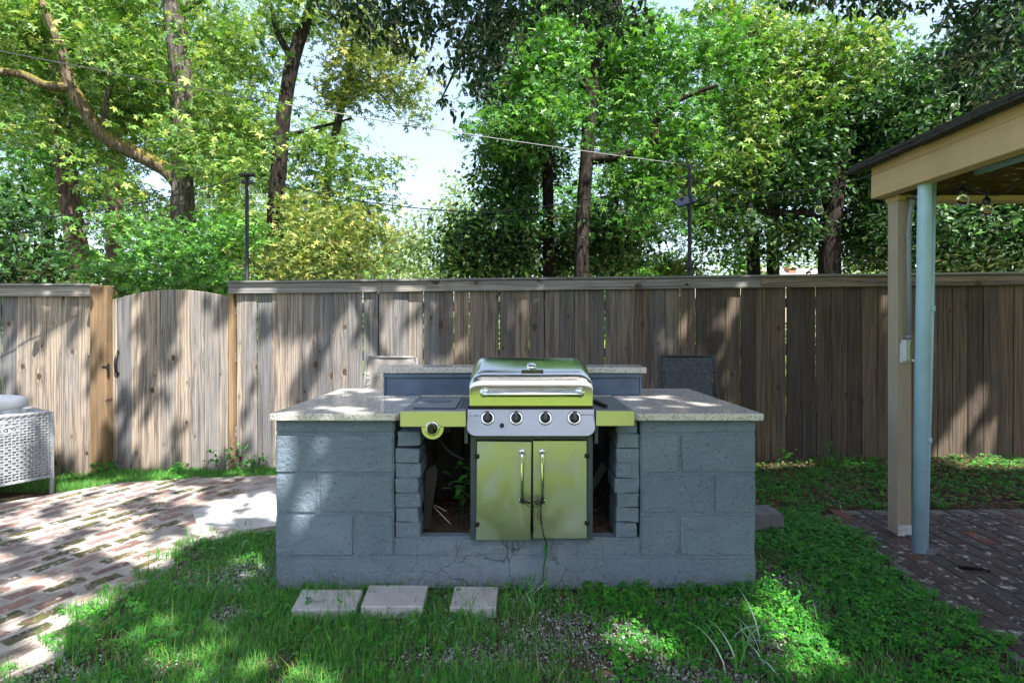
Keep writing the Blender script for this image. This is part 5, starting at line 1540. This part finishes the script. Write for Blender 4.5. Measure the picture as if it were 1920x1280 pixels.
# ------------------------------------------------------------------ grass, weeds, gravel, litter
def outside(x, y):
    """true where soil is bare: not patio, not counter, not right floor"""
    x = x + .05 * np.sin(y * 31 + x * 7); y = y + .03 * np.sin(x * 27)
    m = ~((x > -1.20) & (x < 1.24) & (y > 2.775) & (y < 3.8))
    edgeL = np.where(y < 3.35, -1.97 + .06 * np.sin(y * 9.1) + .04 * np.sin(y * 23.0 + 1), np.where(y < 3.75, -1.90 + (y - 3.35) * 2.0, 9.0))
    m &= ~((y < 4.0) & (x < edgeL)) | (x > -1.0) & (y > 3.75)
    top = np.where(x > -3.25, 4.83 + (x + 2.07) * .19, 4.60 - (-3.25 - x) * .95)
    m &= ~((x < 1.15) & (y < np.minimum(top, 4.9)) & (y >= 3.8))
    m &= ~((x < -1.3) & (y < top) & (x < edgeL) )
    edgeR = 1.99 + .05 * np.sin(y * 6) + np.clip(y - 2.1, 0, 2) * .11
    m &= ~((x > edgeR) & (y < 3.95))
    return m
def patch_noise(x, y): return nz2(x, y, 3.1, 1.3) * .5 + nz2(x, y, 8.3, 4.7) * .3 + nz2(x, y, 19.0, 2.2) * .2
def gravel_mask(x, y):
    g = np.zeros_like(x)
    for cx, cy, rx, ry in ((.28, 2.42, .42, .20), (-.1, 2.25, .3, .12), (-1.45, 2.95, .28, .22), (.0, 2.68, .45, .07), (-.55, 2.62, .2, .08), (.75, 2.65, .15, .1), (1.0, 2.28, .16, .10), (1.02, 2.66, .18, .06), (.7, 2.1, .3, .1), (-1.75, 2.1, .2, .1), (-1.3, 2.58, .12, .08), (1.4, 2.85, .15, .2), (-1.35, 3.3, .12, .3)):
        g = np.maximum(g, np.exp(-(((x - cx) / rx) ** 2 + ((y - cy) / ry) ** 2)))
    return g
def grass():
    n = 700000
    x = rng.uniform(-3.2, 3.2, n); y = rng.uniform(1.45, 5.15, n)
    y[: n // 5] = rng.uniform(4.5, 5.15, n // 5); x[: n // 5] = rng.uniform(-5.2, -1.2, n // 5)
    keep = outside(x, y) & (x > -1.02 * y - .3) & (x < 1.02 * y + .3)
    pn = patch_noise(x, y)
    dens = np.where(x < .1, .95, .50)
    dens = np.where(x > 1.1, .22, dens)
    dens = np.where((y > 3.9) & (x > 1), .05, dens)
    dens = np.where((y > 4.5) & (x < -1.0), .55 * np.clip((x + 4.6) * 1.2, 0.15, 1), dens)
    dens = dens * np.clip((pn - .30) * 5, .08, 1) * (1 - .93 * gravel_mask(x, y))
    keep &= rng.uniform(0, 1, n) < dens
    x, y = x[keep], y[keep]; n = len(x)
    z = gz(x, y) - .012
    tl = rng.uniform(.016, .050, n) * (.7 + .9 * patch_noise(x * 1.7 + 5, y * 1.7)) * 1.25
    big = rng.uniform(0, 1, n) < .02
    tl = np.where(big, tl * 1.6, tl)
    S = np.stack([rng.uniform(.0022, .0052, n) * np.where(big, 1.5, 1), tl, tl], -1)
    tmp = blade(.75)
    me = scatter_mesh('lawn_grass', tmp, np.stack([x, y, z], -1), S, rng.uniform(0, 6.28, n), rng.normal(0, .7, n))
    tag(link('lawn_grass', me, M['grass']), 'short green lawn grass in front of and beside the counter', 'grass', kind='stuff')
grass()
def weeds():
    n = 210000
    x = rng.uniform(-3, 5.2, n); y = rng.uniform(1.5, 5.15, n)
    keep = outside(x, y) & (x < 1.02 * y + .3) & (x > -1.02 * y - .3)
    pn = patch_noise(x + 3, y)
    dens = np.where(x > .35, .85, .16)
    dens = np.where((x > 1.15) & (y < 4.1), 1.0, dens)
    dens = np.where((y > 4.0) & (x > 1), .42, dens)
    dens = np.where((y > 4.5) & (x < -1), .5, dens)
    dens = dens * np.clip((pn - .36) * 6, .03, 1) * (1 - .9 * gravel_mask(x, y))
    keep &= rng.uniform(0, 1, n) < dens
    x, y = x[keep], y[keep]; n = len(x)
    hh = rng.uniform(.004, .05, n) * (.5 + patch_noise(x * 2, y * 2))
    z = gz(x, y) - .006 + hh
    S = rng.uniform(.014, .030, n)
    me = scatter_mesh('clover_weeds', trefoil(), np.stack([x, y, z], -1), S, rng.uniform(0, 6.28, n), rng.normal(0, .3, n), rng.normal(0, .3, n))
    tag(link('clover_weeds', me, M['clover']), 'dark green three-leaved ground cover right of the counter', 'weeds', kind='stuff')
weeds()
def gravel():
    n = 90000
    x = rng.uniform(-2.2, 2.2, n); y = rng.uniform(1.6, 4.0, n)
    keep = outside(x, y) & (rng.uniform(0, 1, n) < np.clip(gravel_mask(x, y) * 1.3 + .04, 0, 1))
    x, y = x[keep], y[keep]; n = len(x)
    V = np.array([(1, 0, 0), (-1, 0, 0), (0, 1, 0), (0, -1, 0), (0, 0, .7), (0, 0, -.7)], float)
    T = np.array([(0, 2, 4), (2, 1, 4), (1, 3, 4), (3, 0, 4)])
    r = rng.uniform(.003, .0075, n)
    S = np.stack([r * rng.uniform(.7, 1.3, n), r * rng.uniform(.7, 1.3, n), r], -1)
    me = scatter_mesh('gravel', (V, T), np.stack([x, y, gz(x, y) - .010 + rng.uniform(0, .004, n)], -1), S, rng.uniform(0, 6.28, n), rng.normal(0, .5, n), rng.normal(0, .5, n))
    tag(link('gravel', me, M['gravel']), 'pale gravel chips showing between the grass tufts', 'gravel', kind='stuff')
gravel()
def litter():
    n = 5200
    x = rng.uniform(1.1, 5.4, n); y = rng.uniform(3.95, 5.15, n)
    m = 700
    x = np.concatenate([x, rng.uniform(-3.5, 3.2, m)]); y = np.concatenate([y, rng.uniform(1.7, 4.0, m)])
    q = 260
    x = np.concatenate([x, rng.uniform(-.45, .5, q)]); y = np.concatenate([y, rng.uniform(2.86, 3.4, q)])
    inside = np.zeros(len(x), bool); inside[-q:] = True
    ok = inside | outside(x, y) | (rng.uniform(0, 1, len(x)) < .08) & ~((x > -1.2) & (x < 1.24) & (y > 2.7) & (y < 3.8))
    x, y, inside = x[ok], y[ok], inside[ok]
    z = np.where(inside, .262 + rng.uniform(0, .015, len(x)), gz(x, y) + .004 + rng.uniform(0, .008, len(x)))
    far = (y > 3.95)
    S = np.where(far, rng.uniform(.015, .045, len(x)), rng.uniform(.012, .032, len(x)))
    me = scatter_mesh('leaf_litter', KITE, np.stack([x, y, z], -1), S, rng.uniform(0, 6.28, len(x)), rng.normal(0, .35, len(x)), rng.normal(0, .35, len(x)))
    tag(link('leaf_litter', me, M['dry_leaf']), 'dry brown leaf litter scattered along the foot of the fence', 'leaf litter', kind='stuff')
litter()

# individual plants
def tuft(label, x, y, z, n, ln, wd, mat='grass', spread=.25, name='grass_tuft', upright=.5):
    root = thing(name, label, 'plant', (x, y, z))
    P = np.stack([rng.normal(0, spread * .12, n), rng.normal(0, spread * .12, n), np.zeros(n)], -1)
    V = []; T = []
    for i in range(n):
        L = ln * rng.uniform(.6, 1.1); a = rng.uniform(0, 6.28); bend = rng.uniform(.3, 1.0) * (1 - upright) + .15
        d = np.array([math.cos(a), math.sin(a), 0]); s = np.array([-d[1], d[0], 0]) * wd
        k0 = len(V); N = 6
        for j in range(N + 1):
            t = j / N
            c = P[i] + d * L * bend * t ** 1.6 + np.array([0, 0, L * (t - bend * .75 * t ** 2.4)])
            w_ = (1 - t ** 2) * .5 + .02
            V += [c - s * w_, c + s * w_ + np.array([0, 0, wd * .15])]
        for j in range(N):
            q = k0 + 2 * j
            T += [(q, q + 1, q + 3), (q, q + 3, q + 2)]
    me = fast_mesh('blades', np.array(V), np.array(T))
    link('blades', me, M[mat], root)['kind'] = 'stuff'
    return root
def sprig(label, x, y, z, h, n, size, mat='clover', name='weed_plant', lean=0.0, tm=None, ry=.12):
    root = thing(name, label, 'plant', (x, y, z))
    pts = [Vector((0, 0, 0)), Vector((lean * h * .3, -.01, h * .5)), Vector((lean * h, -.015, h))]
    MB().tube(pts, [.0025, .002, .0012], 5).build('stem', M[mat], root)
    t = rng.uniform(.35, 1, n)
    P = np.stack([lean * h * t ** 1.5 + rng.normal(0, ry * h, n), rng.normal(0, ry * h, n) - .01, h * t + rng.normal(0, .012, n)], -1)
    me = scatter_mesh('leaves', tm or OVAL, P, size * rng.uniform(.7, 1.2, n), rng.uniform(0, 6.28, n), rng.normal(.1, .4, n), rng.normal(0, .3, n))
    o = link('leaves', me, M[mat], root); o['kind'] = 'stuff'
    return root
g = lambda px, py, z=0: gp(px, py, z)
x, y = g(985, 1122); tuft('big tuft of broad grass leaning on the counter foot beneath the grill doors', x, y - .02, -.01, 46, .17, .007, spread=.5)
x, y = g(885, 1165); tuft('thick grass tuft growing over the front of the small chipped paver', x, y, -.01, 60, .12, .006, spread=.7)
x, y = g(780, 1160); tuft('grass tuft in front of the middle paver', x, y, -.01, 60, .10, .005, spread=.9)
x, y = g(1395, 1225); tuft('coarse long-bladed grass clump in the lower right of the lawn', x, y, -.01, 22, .30, .008, spread=.6, upright=.25)
x, y = g(430, 1000); tuft('grass tuft at the tip of the patio beside the counter', x, y, -.01, 60, .10, .005, spread=1.2)
x, y = g(728, 1098); sprig('single broad-leaved seedling with a bare stem against the blue wall, above the middle paver', x, y + .03, 0, .15, 5, .045, lean=-.18, ry=.06)
x, y = g(622, 1100); sprig('tiny seedling at the wall foot behind the left paver', x, y + .03, 0, .07, 4, .035, ry=.08)
x, y = g(1450, 1135); sprig('bright sunlit round-leaved weed at the right front corner of the counter', x, y, -.01, .17, 60, .035, lean=-.15, ry=.30)
x, y = g(1478, 1160); sprig('second sunlit round-leaved weed, in the light streak on the lawn', x, y, -.01, .11, 26, .035, lean=.2, ry=.3)
sprig('leafy green weed growing inside the dark opening beside the cabinet', -.27, 2.98, .26, .33, 34, .065, lean=.12, ry=.13)
sprig('small weed on the ledge under the left granite top', -.535, 2.86, .79, .05, 10, .028, ry=.4)
for k, (px, py, h, lb) in enumerate(((1480, 872, .12, 'small weed at the fence foot nearest the counter'), (1560, 868, .22, 'feathery weed at the fence foot beside the pavilion post'), (1640, 880, .16, 'low weed at the fence foot just left of the post'), (1790, 872, .10, 'small weed at the fence foot seen right of the blue column'), (1450, 850, .14, 'pale green weed beside the right wall of the counter'))):
    x, y = g(px, py, .07); sprig(lb, x, min(y, 5.1), float(gz(x, y)) - .01, h, 22, .045, ry=.28)
for k, (px, h, lb) in enumerate(((435, .26, 'leafy weed clump in front of the gate hinge side'), (485, .16, 'low weed clump against the fence near the counter'), (350, .10, 'small weed under the middle of the gate'), (215, .14, 'weed clump under the gate latch'))):
    x = fx(px); sprig(lb, x, 5.08, float(gz(x, 5.08)) - .01, h, 60, .05, 'clover', ry=.42)
# stalks and twigs
tw_ = MB().tube([at(803, 940, 3.05), at(822, 958, 3.0), at(845, 982, 2.95)], .0025, 5).tube([at(803, 940, 3.05), at(822, 950, 3.05), at(838, 958, 3.05)], .002, 5).build('dry_straw', M['tie'])
tag(tw_, 'two crossed dry straws on the rubble inside the dark opening', 'straw')
x, y = g(1535, 930, .05)
st = MB().tube([(x, y, .06), (x + .06, y - .12, .045), (x + .16, y - .28, .03)], [.006, .005, .003], 6).build('fallen_twig', M['bark'])
tag(st, 'thin grey fallen twig near the dark concrete block', 'twig')
x, y = g(1828, 1072)
st = MB().tube([(x - .07, y + .02, .018), (x, y, .02), (x + .06, y - .025, .018)], [.008, .008, .006], 6).build('fallen_stick', M['bark_dark'])
tag(st, 'short thick stick lying on the dark brick floor', 'stick')
vine = MB().tube([at(1027, 1022, 2.745), at(1024, 1040, 2.76), at(1020, 1060, 2.765), at(1018, 1090, 2.765), at(1017, 1112, 2.75)], [.003, .004, .003, .003, .002], 6).build('climbing_weed', M['clover'])
tag(vine, 'thin green weed stem climbing the wall below the grill doors', 'plant')
leafv = MB().prism([(0, 0), (.012, .03), (.006, .09), (-.004, .05)], 'y', 2.744, 2.747).build('weed_leaf', M['clover'], None, at(1022, 1045, 2.745) - Vector((0, 2.745, 0)))
leafv.parent = vine
